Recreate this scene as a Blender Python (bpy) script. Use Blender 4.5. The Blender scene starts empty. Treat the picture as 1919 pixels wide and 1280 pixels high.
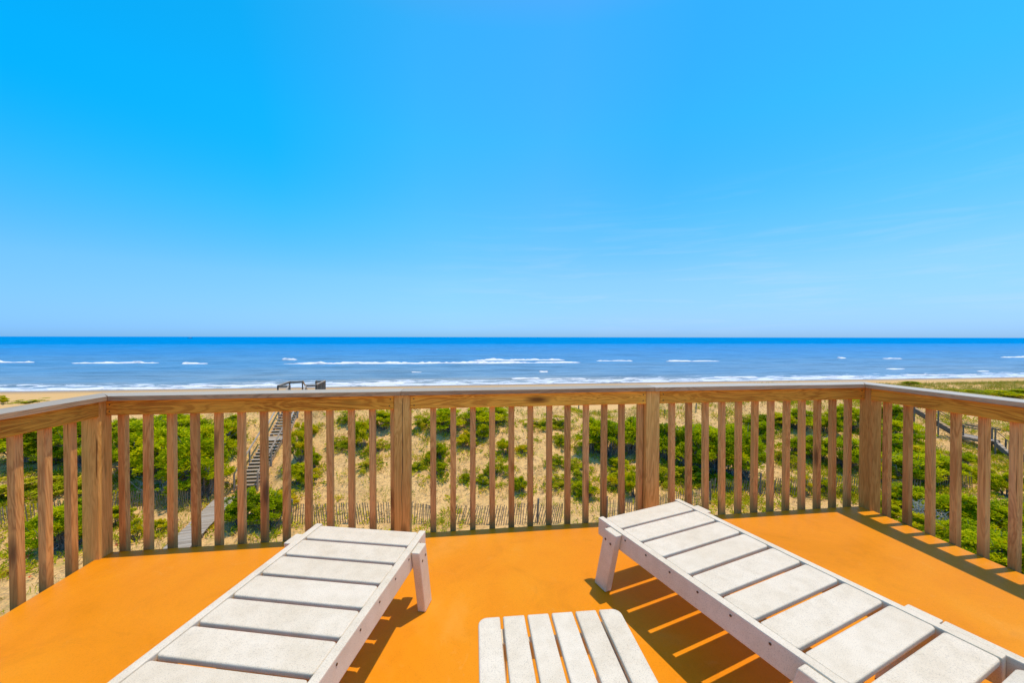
import bpy, bmesh, math, random
from mathutils import Vector, Matrix, Euler, noise
import numpy as np

SC = bpy.context.scene
COL = SC.collection
R = math.radians
random.seed(7)
RNG = np.random.default_rng(7)

# ------------------------------------------------------------------ camera
# world: X along the coast, Y out to sea, deck floor at z = 0
EYE = Vector((0.0, 0.0, 1.30))
YAW, PITCH, ROLL = 7.2, 0.66, 0.08
FPX = 720.0                                  # focal length in pixels of the 1919 px wide photograph
cam_d = bpy.data.cameras.new("camera")
cam_d.sensor_width = 36.0
cam_d.lens = FPX / 1919.0 * 36.0
cam_d.clip_start, cam_d.clip_end = 0.05, 120000
cam = bpy.data.objects.new("camera", cam_d)
COL.objects.link(cam)
CAMROT = Matrix.Rotation(R(-YAW), 4, 'Z') @ Matrix.Rotation(R(90 - PITCH), 4, 'X') @ Matrix.Rotation(R(ROLL), 4, 'Z')
cam.matrix_world = Matrix.Translation(EYE) @ CAMROT
SC.camera = cam

# ------------------------------------------------------------------ sky and sun
SUN_EL, SUN_AZ = R(76.0), R(88.0)            # azimuth measured from +Y (sea) towards +X (right)
sunv = Vector((math.cos(SUN_EL) * math.sin(SUN_AZ), math.cos(SUN_EL) * math.cos(SUN_AZ), math.sin(SUN_EL)))
world = bpy.data.worlds.new("World")
SC.world = world
world.use_nodes = True
wn = world.node_tree.nodes
wl = world.node_tree.links
wn.clear()
sky = wn.new("ShaderNodeTexSky")
sky.sky_type = 'NISHITA'
sky.sun_disc = False
sky.sun_elevation = SUN_EL
sky.sun_rotation = SUN_AZ
sky.altitude = 0
sky.air_density = 1.0
sky.dust_density = 0.2
sky.ozone_density = 2.0
# clear-sky tint: Nishita's band at the horizon is too yellow for this air, so it is cooled by elevation
tcw = wn.new("ShaderNodeTexCoord")
sep = wn.new("ShaderNodeSeparateXYZ")
wl.new(tcw.outputs['Generated'], sep.inputs[0])
tint = wn.new("ShaderNodeValToRGB")
te = tint.color_ramp.elements
te[0].position, te[0].color = 0.0, (0.140, 0.290, 0.62, 1)
te[1].position, te[1].color = 1.0, (0.62, 0.62, 0.65, 1)
for p_, c_ in ((0.05, (0.200, 0.340, 0.62)), (0.14, (0.28, 0.455, 0.64)), (0.27, (0.23, 0.575, 0.76)), (0.45, (0.150, 0.69, 0.86)), (0.62, (0.15, 0.71, 0.86)), (0.80, (0.46, 0.62, 0.74))):
    e_ = te.new(p_)
    e_.color = (*c_, 1)
wl.new(sep.outputs['Z'], tint.inputs[0])
mul = wn.new("ShaderNodeVectorMath")
mul.operation = 'MULTIPLY'
wl.new(sky.outputs[0], mul.inputs[0])
wl.new(tint.outputs[0], mul.inputs[1])
sc3 = wn.new("ShaderNodeVectorMath")
sc3.operation = 'SCALE'
sc3.inputs['Scale'].default_value = 2.6
wl.new(mul.outputs[0], sc3.inputs[0])
# away from the sun the blue deepens
az = wn.new("ShaderNodeMapRange")
az.inputs[1].default_value, az.inputs[2].default_value = -0.75, 0.45
az.inputs[3].default_value, az.inputs[4].default_value = 0.0, 1.0
wl.new(sep.outputs['X'], az.inputs[0])
def az_ramp(stops):
    r = wn.new("ShaderNodeValToRGB")
    e = r.color_ramp.elements
    e[0].position, e[0].color = stops[0][0], (*stops[0][1], 1)
    e[1].position, e[1].color = stops[-1][0], (*stops[-1][1], 1)
    for p, c in stops[1:-1]:
        e.new(p).color = (*c, 1)
    wl.new(az.outputs[0], r.inputs[0])
    return r
az_lo = az_ramp([(0.0, (0.72, 0.87, 1.0)), (0.35, (0.88, 0.96, 1.0)), (0.6, (0.96, 1.0, 1.0)), (1.0, (1.0, 0.95, 0.97))])
az_hi = az_ramp([(0.0, (0.0, 0.97, 1.0)), (0.30, (0.10, 1.0, 1.0)), (0.55, (0.70, 1.02, 1.0)), (0.8, (0.88, 0.95, 1.0)), (1.0, (0.55, 0.88, 1.0))])
elv = wn.new("ShaderNodeMapRange")
elv.interpolation_type = 'SMOOTHSTEP'
elv.inputs[1].default_value, elv.inputs[2].default_value = 0.06, 0.42
wl.new(sep.outputs['Z'], elv.inputs[0])
azm = wn.new("ShaderNodeMix")
azm.data_type = 'RGBA'
top_ = wn.new("ShaderNodeMapRange")
top_.interpolation_type = 'SMOOTHSTEP'
top_.inputs[1].default_value, top_.inputs[2].default_value = 0.62, 0.90
top_.inputs[3].default_value, top_.inputs[4].default_value = 1.0, 0.0
wl.new(sep.outputs['Z'], top_.inputs[0])
elm = wn.new("ShaderNodeMath")
elm.operation = 'MULTIPLY'
wl.new(elv.outputs[0], elm.inputs[0])
wl.new(top_.outputs[0], elm.inputs[1])
wl.new(elm.outputs[0], azm.inputs[0])
wl.new(az_lo.outputs[0], azm.inputs[6])
wl.new(az_hi.outputs[0], azm.inputs[7])
mul2 = wn.new("ShaderNodeVectorMath")
mul2.operation = 'MULTIPLY'
wl.new(sc3.outputs[0], mul2.inputs[0])
wl.new(azm.outputs[2], mul2.inputs[1])
cmap = wn.new("ShaderNodeMapping")
cmap.inputs['Scale'].default_value = (2.4, 2.4, 30)
cmap.inputs['Rotation'].default_value = (R(1.2), R(-1.6), 0)
wl.new(tcw.outputs['Generated'], cmap.inputs[0])
cno = wn.new("ShaderNodeTexNoise")
cno.inputs['Scale'].default_value = 1.6
cno.inputs['Detail'].default_value = 7.0
cno.inputs['Roughness'].default_value = 0.62
cno.inputs['Distortion'].default_value = 0.5
wl.new(cmap.outputs[0], cno.inputs['Vector'])
crm = wn.new("ShaderNodeMapRange")
crm.inputs[1].default_value, crm.inputs[2].default_value = 0.50, 0.78
crm.inputs[3].default_value, crm.inputs[4].default_value = 0.0, 0.30
wl.new(cno.outputs[0], crm.inputs[0])
cel = wn.new("ShaderNodeValToRGB")
ce = cel.color_ramp.elements
ce[0].position, ce[0].color = 0.0, (0.3, 0.3, 0.3, 1)
ce[1].position, ce[1].color = 0.36, (0, 0, 0, 1)
ce.new(0.10).color = (1, 1, 1, 1)
ce.new(0.20).color = (0.6, 0.6, 0.6, 1)
wl.new(sep.outputs['Z'], cel.inputs[0])
cfac = wn.new("ShaderNodeMath")
cfac.operation = 'MULTIPLY'
cside = wn.new("ShaderNodeMapRange")
cside.inputs[1].default_value, cside.inputs[2].default_value = -0.25, 0.3
wl.new(sep.outputs['X'], cside.inputs[0])
cf2 = wn.new("ShaderNodeMath")
cf2.operation = 'MULTIPLY'
wl.new(crm.outputs[0], cf2.inputs[0])
wl.new(cside.outputs[0], cf2.inputs[1])
wl.new(cf2.outputs[0], cfac.inputs[0])
wl.new(cel.outputs[0], cfac.inputs[1])
cmix = wn.new("ShaderNodeMix")
cmix.data_type = 'RGBA'
cmix.inputs[7].default_value = (5.2, 6.4, 7.9, 1)
wl.new(cfac.outputs[0], cmix.inputs[0])
wl.new(mul2.outputs[0], cmix.inputs[6])
bg = wn.new("ShaderNodeBackground")
bg.inputs['Strength'].default_value = 0.12
wo = wn.new("ShaderNodeOutputWorld")
wl.new(cmix.outputs[2], bg.inputs['Color'])
wl.new(bg.outputs[0], wo.inputs['Surface'])

sun_d = bpy.data.lights.new("sun", 'SUN')
sun_d.energy = 3.6
sun_d.angle = R(0.5)
sun_d.color = (1.0, 0.83, 0.60)
sun = bpy.data.objects.new("sun", sun_d)
COL.objects.link(sun)
sun.rotation_euler = sunv.to_track_quat('Z', 'Y').to_euler()

SC.view_settings.view_transform = 'Standard'
SC.view_settings.look = 'None'
SC.view_settings.exposure = 0.0
SC.view_settings.gamma = 1.0
SC.view_settings.use_curve_mapping = False
SC.render.engine = 'CYCLES'
SC.cycles.max_bounces = 8
SC.cycles.use_denoising = True

# ------------------------------------------------------------------ layout helper: photograph pixel -> ray
def ray(px, py):
    v = Vector((px - 959.5, -(py - 640.0), -FPX))
    v = CAMROT.to_3x3() @ v
    return v.normalized()

def on_plane(px, py, z):
    r = ray(px, py)
    return EYE + r * ((z - EYE.z) / r.z)

def at_depth(px, py, d):
    r = ray(px, py)
    f = CAMROT.to_3x3() @ Vector((0, 0, -1))
    return EYE + r * (d / r.dot(f))

CAMINV = cam.matrix_world.inverted()
def to_px(p):
    q = CAMINV @ Vector(p)
    return 959.5 + FPX * q.x / -q.z, 640 - FPX * q.y / -q.z

# ------------------------------------------------------------------ materials
def new_mat(name):
    m = bpy.data.materials.new(name)
    m.use_nodes = True
    nt = m.node_tree
    b = nt.nodes["Principled BSDF"]
    return m, nt, b

def N(nt, t, **kw):
    n = nt.nodes.new(t)
    for k, v in kw.items():
        if k in n.inputs:
            n.inputs[k].default_value = v
        else:
            setattr(n, k, v)
    return n

def ramp(nt, stops, fac=None):
    r = nt.nodes.new("ShaderNodeValToRGB")
    e = r.color_ramp.elements
    while len(e) > 1:
        e.remove(e[-1])
    e[0].position, e[0].color = stops[0][0], (*stops[0][1], 1)
    for p, c in stops[1:]:
        x = e.new(p)
        x.color = (*c, 1)
    if fac is not None:
        nt.links.new(fac, r.inputs[0])
    return r

def mixc(nt, fac, a, b, mode='MIX'):
    m = nt.nodes.new("ShaderNodeMix")
    m.data_type = 'RGBA'
    m.blend_type = mode
    for s, v in ((m.inputs[0], fac), (m.inputs[6], a), (m.inputs[7], b)):
        if hasattr(v, 'is_linked') or hasattr(v, 'links'):
            nt.links.new(v, s)
        elif isinstance(v, (int, float)):
            s.default_value = v
        else:
            s.default_value = (*v, 1)
    return m.outputs[2]

def math_n(nt, op, a, b=None, c=None):
    m = nt.nodes.new("ShaderNodeMath")
    m.operation = op
    for i, v in enumerate((a, b, c)):
        if v is None:
            continue
        if isinstance(v, (int, float)):
            m.inputs[i].default_value = v
        else:
            nt.links.new(v, m.inputs[i])
    return m.outputs[0]

def obj_coord(nt, jitter=True):
    tc = nt.nodes.new("ShaderNodeTexCoord")
    if not jitter:
        return tc.outputs['Object']
    oi = nt.nodes.new("ShaderNodeObjectInfo")
    sc = N(nt, "ShaderNodeVectorMath", operation='SCALE')
    cb = nt.nodes.new("ShaderNodeCombineXYZ")
    nt.links.new(math_n(nt, 'MULTIPLY', oi.outputs['Random'], 57.0), cb.inputs[0])
    nt.links.new(math_n(nt, 'MULTIPLY', oi.outputs['Random'], 13.0), cb.inputs[1])
    nt.links.new(math_n(nt, 'MULTIPLY', oi.outputs['Random'], 29.0), cb.inputs[2])
    ad = N(nt, "ShaderNodeVectorMath", operation='ADD')
    nt.links.new(tc.outputs['Object'], ad.inputs[0])
    nt.links.new(cb.outputs[0], ad.inputs[1])
    return ad.outputs[0]

def wood(name, light, dark, gray=0.0, graycol=(0.42, 0.40, 0.37), rough=0.75, contrast=1.0, knots=True, foot=False):
    """board grain along local X"""
    m, nt, b = new_mat(name)
    L = nt.links
    co = obj_coord(nt)
    mp = N(nt, "ShaderNodeMapping")
    mp.inputs['Scale'].default_value = (1.1, 11, 11)
    L.new(co, mp.inputs[0])
    n1 = N(nt, "ShaderNodeTexNoise", Scale=1.3, Detail=4.0, Roughness=0.55, Distortion=0.9)
    L.new(mp.outputs[0], n1.inputs['Vector'])
    # growth rings: many bands of a slowly varying field
    bands = math_n(nt, 'SINE', math_n(nt, 'MULTIPLY', n1.outputs[0], 62.0))
    bands = math_n(nt, 'MULTIPLY_ADD', bands, 0.5, 0.5)
    bands = math_n(nt, 'POWER', bands, 1.6)
    mp2 = N(nt, "ShaderNodeMapping")
    mp2.inputs['Scale'].default_value = (3, 160, 160)
    L.new(co, mp2.inputs[0])
    fib = N(nt, "ShaderNodeTexNoise", Scale=1.0, Detail=5.0, Roughness=0.7)
    L.new(mp2.outputs[0], fib.inputs['Vector'])
    blo = N(nt, "ShaderNodeTexNoise", Scale=2.3, Detail=3.0)
    L.new(co, blo.inputs['Vector'])
    c = mixc(nt, math_n(nt, 'MULTIPLY', bands, 0.75 * contrast), light, dark)
    f2 = math_n(nt, 'MULTIPLY', math_n(nt, 'SUBTRACT', fib.outputs[0], 0.36), 1.3)
    c = mixc(nt, f2, c, tuple(x * 0.62 for x in dark))
    c = mixc(nt, math_n(nt, 'MULTIPLY', math_n(nt, 'SUBTRACT', blo.outputs[0], 0.38), 1.1), c, tuple(min(1, x * 1.22) for x in light))
    if knots:
        mk = N(nt, "ShaderNodeMapping")
        mk.inputs['Scale'].default_value = (1.7, 6.0, 6.0)
        L.new(co, mk.inputs[0])
        vo = N(nt, "ShaderNodeTexVoronoi", Scale=1.0)
        L.new(mk.outputs[0], vo.inputs['Vector'])
        kf = nt.nodes.new("ShaderNodeMapRange")
        kf.inputs[1].default_value, kf.inputs[2].default_value = 0.08, 0.19
        kf.inputs[3].default_value, kf.inputs[4].default_value = 0.9, 0.0
        L.new(vo.outputs['Distance'], kf.inputs[0])
        c = mixc(nt, kf.outputs[0], c, tuple(x * 0.3 for x in dark))
    if gray > 0:
        gn = N(nt, "ShaderNodeTexNoise", Scale=1.6, Detail=5.0, Roughness=0.65)
        L.new(mp.outputs[0], gn.inputs['Vector'])
        gf = nt.nodes.new("ShaderNodeMapRange")
        gf.inputs[1].default_value, gf.inputs[2].default_value = 0.25, 0.7
        gf.inputs[3].default_value, gf.inputs[4].default_value = gray, max(0, gray - 0.45)
        L.new(gn.outputs[0], gf.inputs[0])
        gc = mixc(nt, math_n(nt, 'MULTIPLY', fib.outputs[0], 0.9), graycol, tuple(x * 0.45 for x in graycol))
        c = mixc(nt, gf.outputs[0], c, gc)
    oi2 = nt.nodes.new("ShaderNodeObjectInfo")
    pv = ramp(nt, [(0.0, (0.78, 0.74, 0.70)), (0.3, (0.95, 0.91, 0.85)), (0.6, (1.04, 1.04, 1.0)), (1.0, (1.14, 1.17, 1.2))], oi2.outputs['Random'])
    c = mixc(nt, 0.85, c, pv.outputs[0], 'MULTIPLY')
    mc = N(nt, "ShaderNodeMapping")
    mc.inputs['Scale'].default_value = (1.6, 55, 55)
    L.new(co, mc.inputs[0])
    ck = N(nt, "ShaderNodeTexNoise", Scale=1.0, Detail=2.0)
    L.new(mc.outputs[0], ck.inputs['Vector'])
    ckr = ramp(nt, [(0.70, (0, 0, 0)), (0.735, (1, 1, 1))], ck.outputs[0])
    c = mixc(nt, math_n(nt, 'MULTIPLY', ckr.outputs[0], 0.75), c, tuple(x * 0.2 for x in dark))
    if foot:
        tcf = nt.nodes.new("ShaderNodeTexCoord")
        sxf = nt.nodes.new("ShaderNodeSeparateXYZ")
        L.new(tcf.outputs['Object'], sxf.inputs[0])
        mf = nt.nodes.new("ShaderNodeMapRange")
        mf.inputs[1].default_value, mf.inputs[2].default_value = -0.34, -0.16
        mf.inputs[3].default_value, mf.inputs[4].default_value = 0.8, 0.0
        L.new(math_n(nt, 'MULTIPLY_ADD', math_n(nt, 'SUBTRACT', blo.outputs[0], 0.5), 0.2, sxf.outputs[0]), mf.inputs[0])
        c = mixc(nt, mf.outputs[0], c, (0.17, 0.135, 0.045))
    L.new(c, b.inputs['Base Color'])
    b.inputs['Roughness'].default_value = rough
    b.inputs['Specular IOR Level'].default_value = 0.1
    bp = N(nt, "ShaderNodeBump", Strength=0.35, Distance=0.004)
    hsum = math_n(nt, 'MULTIPLY_ADD', bands, 0.35, fib.outputs[0])
    L.new(hsum, bp.inputs['Height'])
    L.new(bp.outputs[0], b.inputs['Normal'])
    return m

M = {}
M['rail_wood'] = wood("rail_wood", (0.94, 0.44, 0.05), (0.44, 0.135, 0.010), gray=0.08, graycol=(0.6, 0.36, 0.20))
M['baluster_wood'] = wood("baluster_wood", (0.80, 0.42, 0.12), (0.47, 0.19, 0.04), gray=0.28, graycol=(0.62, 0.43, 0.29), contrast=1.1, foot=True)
M['post_wood'] = wood("post_wood", (0.82, 0.46, 0.12), (0.48, 0.21, 0.035), gray=0.2, graycol=(0.6, 0.42, 0.22), contrast=0.85)
M['cap_side'] = wood("cap_side_wood", (0.62, 0.37, 0.17), (0.30, 0.15, 0.06), gray=0.55, graycol=(0.52, 0.39, 0.26))
M['cap_top'] = wood("cap_top_wood", (0.47, 0.43, 0.37), (0.33, 0.28, 0.23), gray=0.95, graycol=(0.60, 0.55, 0.45), contrast=0.8, knots=False)
M['gray_wood'] = wood("gray_wood", (0.42, 0.37, 0.31), (0.24, 0.20, 0.16), gray=0.8, graycol=(0.56, 0.47, 0.36), knots=False)
M['dark_gray_wood'] = wood("dark_gray_wood", (0.27, 0.21, 0.15), (0.14, 0.105, 0.075), gray=0.6, graycol=(0.30, 0.26, 0.21), knots=False)
M['tan_wood'] = wood("tan_wood", (0.55, 0.38, 0.20), (0.36, 0.22, 0.10), gray=0.3, graycol=(0.46, 0.40, 0.33), knots=False)
M['lath'] = wood("lath_wood", (0.40, 0.27, 0.16), (0.20, 0.12, 0.07), gray=0.6, graycol=(0.38, 0.31, 0.23), knots=False)

def plain(name, col, rough=0.6, metal=0.0):
    m, nt, b = new_mat(name)
    b.inputs['Base Color'].default_value = (*col, 1)
    b.inputs['Roughness'].default_value = rough
    b.inputs['Metallic'].default_value = metal
    return m

M['screw'] = plain("screw_metal", (0.11, 0.065, 0.03), 0.5, 0.6)
M['brass'] = plain("brass_bracket", (0.75, 0.5, 0.08), 0.35, 0.7)
M['wire'] = plain("wire_metal", (0.08, 0.07, 0.06), 0.6, 0.5)
M['hull'] = plain("hull_paint", (0.03, 0.08, 0.16), 0.5)
M['boat_white'] = plain("boat_white", (0.6, 0.62, 0.66), 0.5)

def plastic_lumber():
    m, nt, b = new_mat("plastic_lumber")
    L = nt.links
    co = obj_coord(nt)
    n1 = N(nt, "ShaderNodeTexNoise", Scale=330.0, Detail=2.0, Roughness=0.6)
    L.new(co, n1.inputs['Vector'])
    n2 = N(nt, "ShaderNodeTexNoise", Scale=16.0, Detail=6.0, Roughness=0.65)
    L.new(co, n2.inputs['Vector'])
    n3 = N(nt, "ShaderNodeTexNoise", Scale=3.0, Detail=3.0)
    L.new(co, n3.inputs['Vector'])
    c1 = ramp(nt, [(0.33, (0.60, 0.52, 0.40)), (0.44, (0.80, 0.70, 0.535)), (0.62, (0.84, 0.735, 0.56))], n1.outputs[0])
    c2 = ramp(nt, [(0.36, (0.88, 0.865, 0.83)), (0.58, (1, 1, 1))], n2.outputs[0])
    c = mixc(nt, 0.75, c1.outputs[0], c2.outputs[0], 'MULTIPLY')
    c3 = ramp(nt, [(0.35, (0.93, 0.91, 0.87)), (0.65, (1, 1, 1))], n3.outputs[0])
    c = mixc(nt, 1.0, c, c3.outputs[0], 'MULTIPLY')
    L.new(c, b.inputs['Base Color'])
    b.inputs['Roughness'].default_value = 0.5
    b.inputs['Specular IOR Level'].default_value = 0.35
    bp = N(nt, "ShaderNodeBump", Strength=0.2, Distance=0.002)
    L.new(n1.outputs[0], bp.inputs['Height'])
    L.new(bp.outputs[0], b.inputs['Normal'])
    return m
M['plastic'] = plastic_lumber()

def deck_paint():
    m, nt, b = new_mat("orange_deck_coating")
    L = nt.links
    co = obj_coord(nt, False)
    n1 = N(nt, "ShaderNodeTexNoise", Scale=1.4, Detail=5.0, Roughness=0.6, Distortion=0.6)
    L.new(co, n1.inputs['Vector'])
    n2 = N(nt, "ShaderNodeTexNoise", Scale=240.0, Detail=3.0, Roughness=0.7)
    L.new(co, n2.inputs['Vector'])
    n4 = N(nt, "ShaderNodeTexNoise", Scale=7.0, Detail=6.0, Roughness=0.75, Distortion=1.4)
    L.new(co, n4.inputs['Vector'])
    c1 = ramp(nt, [(0.30, (0.70, 0.240, 0.001)), (0.44, (0.76, 0.265, 0.005)), (0.56, (0.78, 0.285, 0.006)), (0.70, (0.79, 0.325, 0.03))], n1.outputs[0])
    c2 = ramp(nt, [(0.33, (0.82, 0.80, 0.78)), (0.5, (1, 1, 1)), (0.72, (1.0, 1.0, 1.0))], n2.outputs[0])
    c = mixc(nt, 0.7, c1.outputs[0], c2.outputs[0], 'MULTIPLY')
    c4 = ramp(nt, [(0.60, (0, 0, 0)), (0.85, (1, 1, 1))], n4.outputs[0])
    c = mixc(nt, math_n(nt, 'MULTIPLY', c4.outputs[0], 0.5), c, (0.80, 0.44, 0.13))
    n5 = N(nt, "ShaderNodeTexNoise", Scale=2.6, Detail=7.0, Roughness=0.7, Distortion=2.2)
    L.new(co, n5.inputs['Vector'])
    c5 = ramp(nt, [(0.30, (0.88, 0.86, 0.80)), (0.48, (1, 1, 1))], n5.outputs[0])
    c = mixc(nt, 0.75, c, c5.outputs[0], 'MULTIPLY')
    L.new(c, b.inputs['Base Color'])
    b.inputs['Roughness'].default_value = 0.5
    b.inputs['Specular IOR Level'].default_value = 0.12
    bp = N(nt, "ShaderNodeBump", Strength=0.25, Distance=0.002)
    L.new(n2.outputs[0], bp.inputs['Height'])
    L.new(bp.outputs[0], b.inputs['Normal'])
    return m
M['deck'] = deck_paint()

def sand_mat():
    m, nt, b = new_mat("dune_sand")
    L = nt.links
    co = obj_coord(nt, False)
    sx = nt.nodes.new("ShaderNodeSeparateXYZ")
    L.new(co, sx.inputs[0])
    n1 = N(nt, "ShaderNodeTexNoise", Scale=0.35, Detail=6.0, Roughness=0.6)
    n2 = N(nt, "ShaderNodeTexNoise", Scale=2.6, Detail=8.0, Roughness=0.72, Distortion=0.5)
    n3 = N(nt, "ShaderNodeTexNoise", Scale=9.0, Detail=6.0, Roughness=0.75)
    for n in (n1, n2, n3):
        L.new(co, n.inputs['Vector'])
    c = ramp(nt, [(0.3, (0.75, 0.445, 0.15)), (0.5, (0.84, 0.515, 0.18)), (0.72, (0.88, 0.565, 0.23))], n1.outputs[0]).outputs[0]
    # dry litter and dead stems on the back dune, bare on the beach
    dune = nt.nodes.new("ShaderNodeMapRange")
    dune.inputs[1].default_value, dune.inputs[2].default_value = 37.0, 44.0
    dune.inputs[3].default_value, dune.inputs[4].default_value = 1.0, 0.0
    L.new(sx.outputs[1], dune.inputs[0])
    lit = ramp(nt, [(0.47, (0, 0, 0)), (0.60, (1, 1, 1))], n2.outputs[0])
    lit2 = ramp(nt, [(0.50, (0, 0, 0)), (0.60, (1, 1, 1))], n3.outputs[0])
    lf = math_n(nt, 'MULTIPLY', math_n(nt, 'MULTIPLY', lit.outputs[0], dune.outputs[0]), 0.75)
    c = mixc(nt, lf, c, (0.50, 0.30, 0.10))
    lf2 = math_n(nt, 'MULTIPLY', math_n(nt, 'MULTIPLY', lit2.outputs[0], dune.outputs[0]), 0.6)
    c = mixc(nt, lf2, c, (0.25, 0.165, 0.095))
    gr = N(nt, "ShaderNodeTexNoise", Scale=0.55, Detail=7.0, Roughness=0.75)
    mg = N(nt, "ShaderNodeMapping")
    mg.inputs['Location'].default_value = (31, 17, 5)
    L.new(co, mg.inputs[0])
    L.new(mg.outputs[0], gr.inputs['Vector'])
    grf = ramp(nt, [(0.56, (0, 0, 0)), (0.66, (1, 1, 1))], gr.outputs[0])
    c = mixc(nt, math_n(nt, 'MULTIPLY', math_n(nt, 'MULTIPLY', grf.outputs[0], dune.outputs[0]), 0.55), c, (0.40, 0.38, 0.05))
    bt = nt.nodes.new("ShaderNodeMapRange")
    bt.inputs[1].default_value, bt.inputs[2].default_value = 46.0, 62.0
    L.new(sx.outputs[1], bt.inputs[0])
    c = mixc(nt, math_n(nt, 'MULTIPLY', bt.outputs[0], 0.8), c, (0.68, 0.405, 0.135))
    # wet sand at the waterline
    wet = nt.nodes.new("ShaderNodeMapRange")
    wet.inputs[1].default_value, wet.inputs[2].default_value = 94.0, 101.0
    L.new(sx.outputs[1], wet.inputs[0])
    c = mixc(nt, wet.outputs[0], c, (0.30, 0.21, 0.125))
    L.new(c, b.inputs['Base Color'])
    rg = nt.nodes.new("ShaderNodeMapRange")
    rg.inputs[1].default_value, rg.inputs[2].default_value = 96.0, 101.0
    rg.inputs[3].default_value, rg.inputs[4].default_value = 0.95, 0.35
    L.new(sx.outputs[1], rg.inputs[0])
    L.new(rg.outputs[0], b.inputs['Roughness'])
    bp = N(nt, "ShaderNodeBump", Strength=0.9, Distance=0.12)
    L.new(math_n(nt, 'MULTIPLY_ADD', n3.outputs[0], 0.35, n2.outputs[0]), bp.inputs['Height'])
    L.new(bp.outputs[0], b.inputs['Normal'])
    return m
M['sand'] = sand_mat()

def leaf_mat(name, cols, trans=0.3):
    """cols: ramp over the per-sprig 'tint' attribute"""
    m, nt, b = new_mat(name)
    L = nt.links
    at = nt.nodes.new("ShaderNodeAttribute")
    at.attribute_name = "tint"
    oi = nt.nodes.new("ShaderNodeObjectInfo")
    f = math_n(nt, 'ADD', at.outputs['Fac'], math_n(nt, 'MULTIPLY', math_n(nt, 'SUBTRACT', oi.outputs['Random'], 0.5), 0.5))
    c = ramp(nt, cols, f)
    L.new(c.outputs[0], b.inputs['Base Color'])
    b.inputs['Roughness'].default_value = 0.6
    b.inputs['Specular IOR Level'].default_value = 0.04
    tr = nt.nodes.new("ShaderNodeBsdfTranslucent")
    L.new(c.outputs[0], tr.inputs['Color'])
    mx = nt.nodes.new("ShaderNodeMixShader")
    mx.inputs[0].default_value = trans
    L.new(b.outputs[0], mx.inputs[1])
    L.new(tr.outputs[0], mx.inputs[2])
    L.new(mx.outputs[0], nt.nodes["Material Output"].inputs['Surface'])
    return m
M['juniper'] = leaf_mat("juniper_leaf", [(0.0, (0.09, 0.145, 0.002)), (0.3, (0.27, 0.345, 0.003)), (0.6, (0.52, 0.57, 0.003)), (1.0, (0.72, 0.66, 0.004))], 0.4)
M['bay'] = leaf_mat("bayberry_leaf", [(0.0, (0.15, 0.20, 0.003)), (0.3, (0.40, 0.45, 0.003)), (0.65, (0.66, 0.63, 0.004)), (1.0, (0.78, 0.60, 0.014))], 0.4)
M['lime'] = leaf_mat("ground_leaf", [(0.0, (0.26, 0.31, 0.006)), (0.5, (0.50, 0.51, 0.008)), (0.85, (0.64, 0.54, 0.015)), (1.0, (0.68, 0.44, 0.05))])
M['grass'] = leaf_mat("beach_grass_leaf", [(0.0, (0.26, 0.28, 0.02)), (0.5, (0.44, 0.40, 0.04)), (1.0, (0.62, 0.46, 0.12))])
M['litter'] = leaf_mat("dry_litter", [(0.0, (0.16, 0.10, 0.055)), (0.5, (0.30, 0.20, 0.11)), (1.0, (0.46, 0.36, 0.24))], 0.05)
M['straw'] = leaf_mat("straw_leaf", [(0.0, (0.34, 0.20, 0.06)), (0.5, (0.58, 0.40, 0.12)), (1.0, (0.66, 0.55, 0.10))], 0.25)
M['flower'] = plain("flower_petal", (0.75, 0.10, 0.02), 0.6)
def bark_mat(name, a, b_):
    m, nt, b = new_mat(name)
    n = N(nt, "ShaderNodeTexNoise", Scale=14.0, Detail=5.0)
    nt.links.new(obj_coord(nt), n.inputs['Vector'])
    c = ramp(nt, [(0.35, a), (0.65, b_)], n.outputs[0])
    nt.links.new(c.outputs[0], b.inputs['Base Color'])
    b.inputs['Roughness'].default_value = 0.9
    return m
M['bark'] = bark_mat("bark", (0.10, 0.085, 0.07), (0.26, 0.225, 0.19))
M['dead'] = bark_mat("dead_twig", (0.30, 0.27, 0.24), (0.52, 0.49, 0.45))

# ------------------------------------------------------------------ object helpers
def link(o):
    COL.objects.link(o)
    return o

def thing(name, label, cat, loc=(0, 0, 0), rotz=0.0, group=None):
    o = bpy.data.objects.new(name, None)
    o.empty_display_size = 0.2
    o.matrix_world = Matrix.Translation(Vector(loc)) @ Matrix.Rotation(rotz, 4, 'Z')
    o['label'] = label
    o['category'] = cat
    if group:
        o['group'] = group
    return link(o)

MW = {}
def wmat(o):
    """world matrix without waiting for a depsgraph update"""
    m = o.matrix_basis.copy()
    while o.parent:
        o = o.parent
        m = o.matrix_basis @ m
    return m

def put(name, mesh, parent=None, mw=None):
    """link a mesh object; mw is its world matrix"""
    o = bpy.data.objects.new(name, mesh)
    link(o)
    mw = mw or Matrix.Identity(4)
    if parent is not None:
        o.parent = parent
        o.matrix_basis = wmat(parent).inverted() @ mw
    else:
        o.matrix_basis = mw
    return o

def putl(name, mesh, parent, ml=None):
    """ml is relative to the parent"""
    o = bpy.data.objects.new(name, mesh)
    link(o)
    o.parent = parent
    o.matrix_basis = ml or Matrix.Identity(4)
    return o

def mesh_from(bm, name, *mats, smooth=False):
    me = bpy.data.meshes.new(name)
    bm.to_mesh(me)
    bm.free()
    for m in mats:
        me.materials.append(m)
    if smooth:
        me.polygons.foreach_set('use_smooth', [True] * len(me.polygons))
    return me

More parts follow.
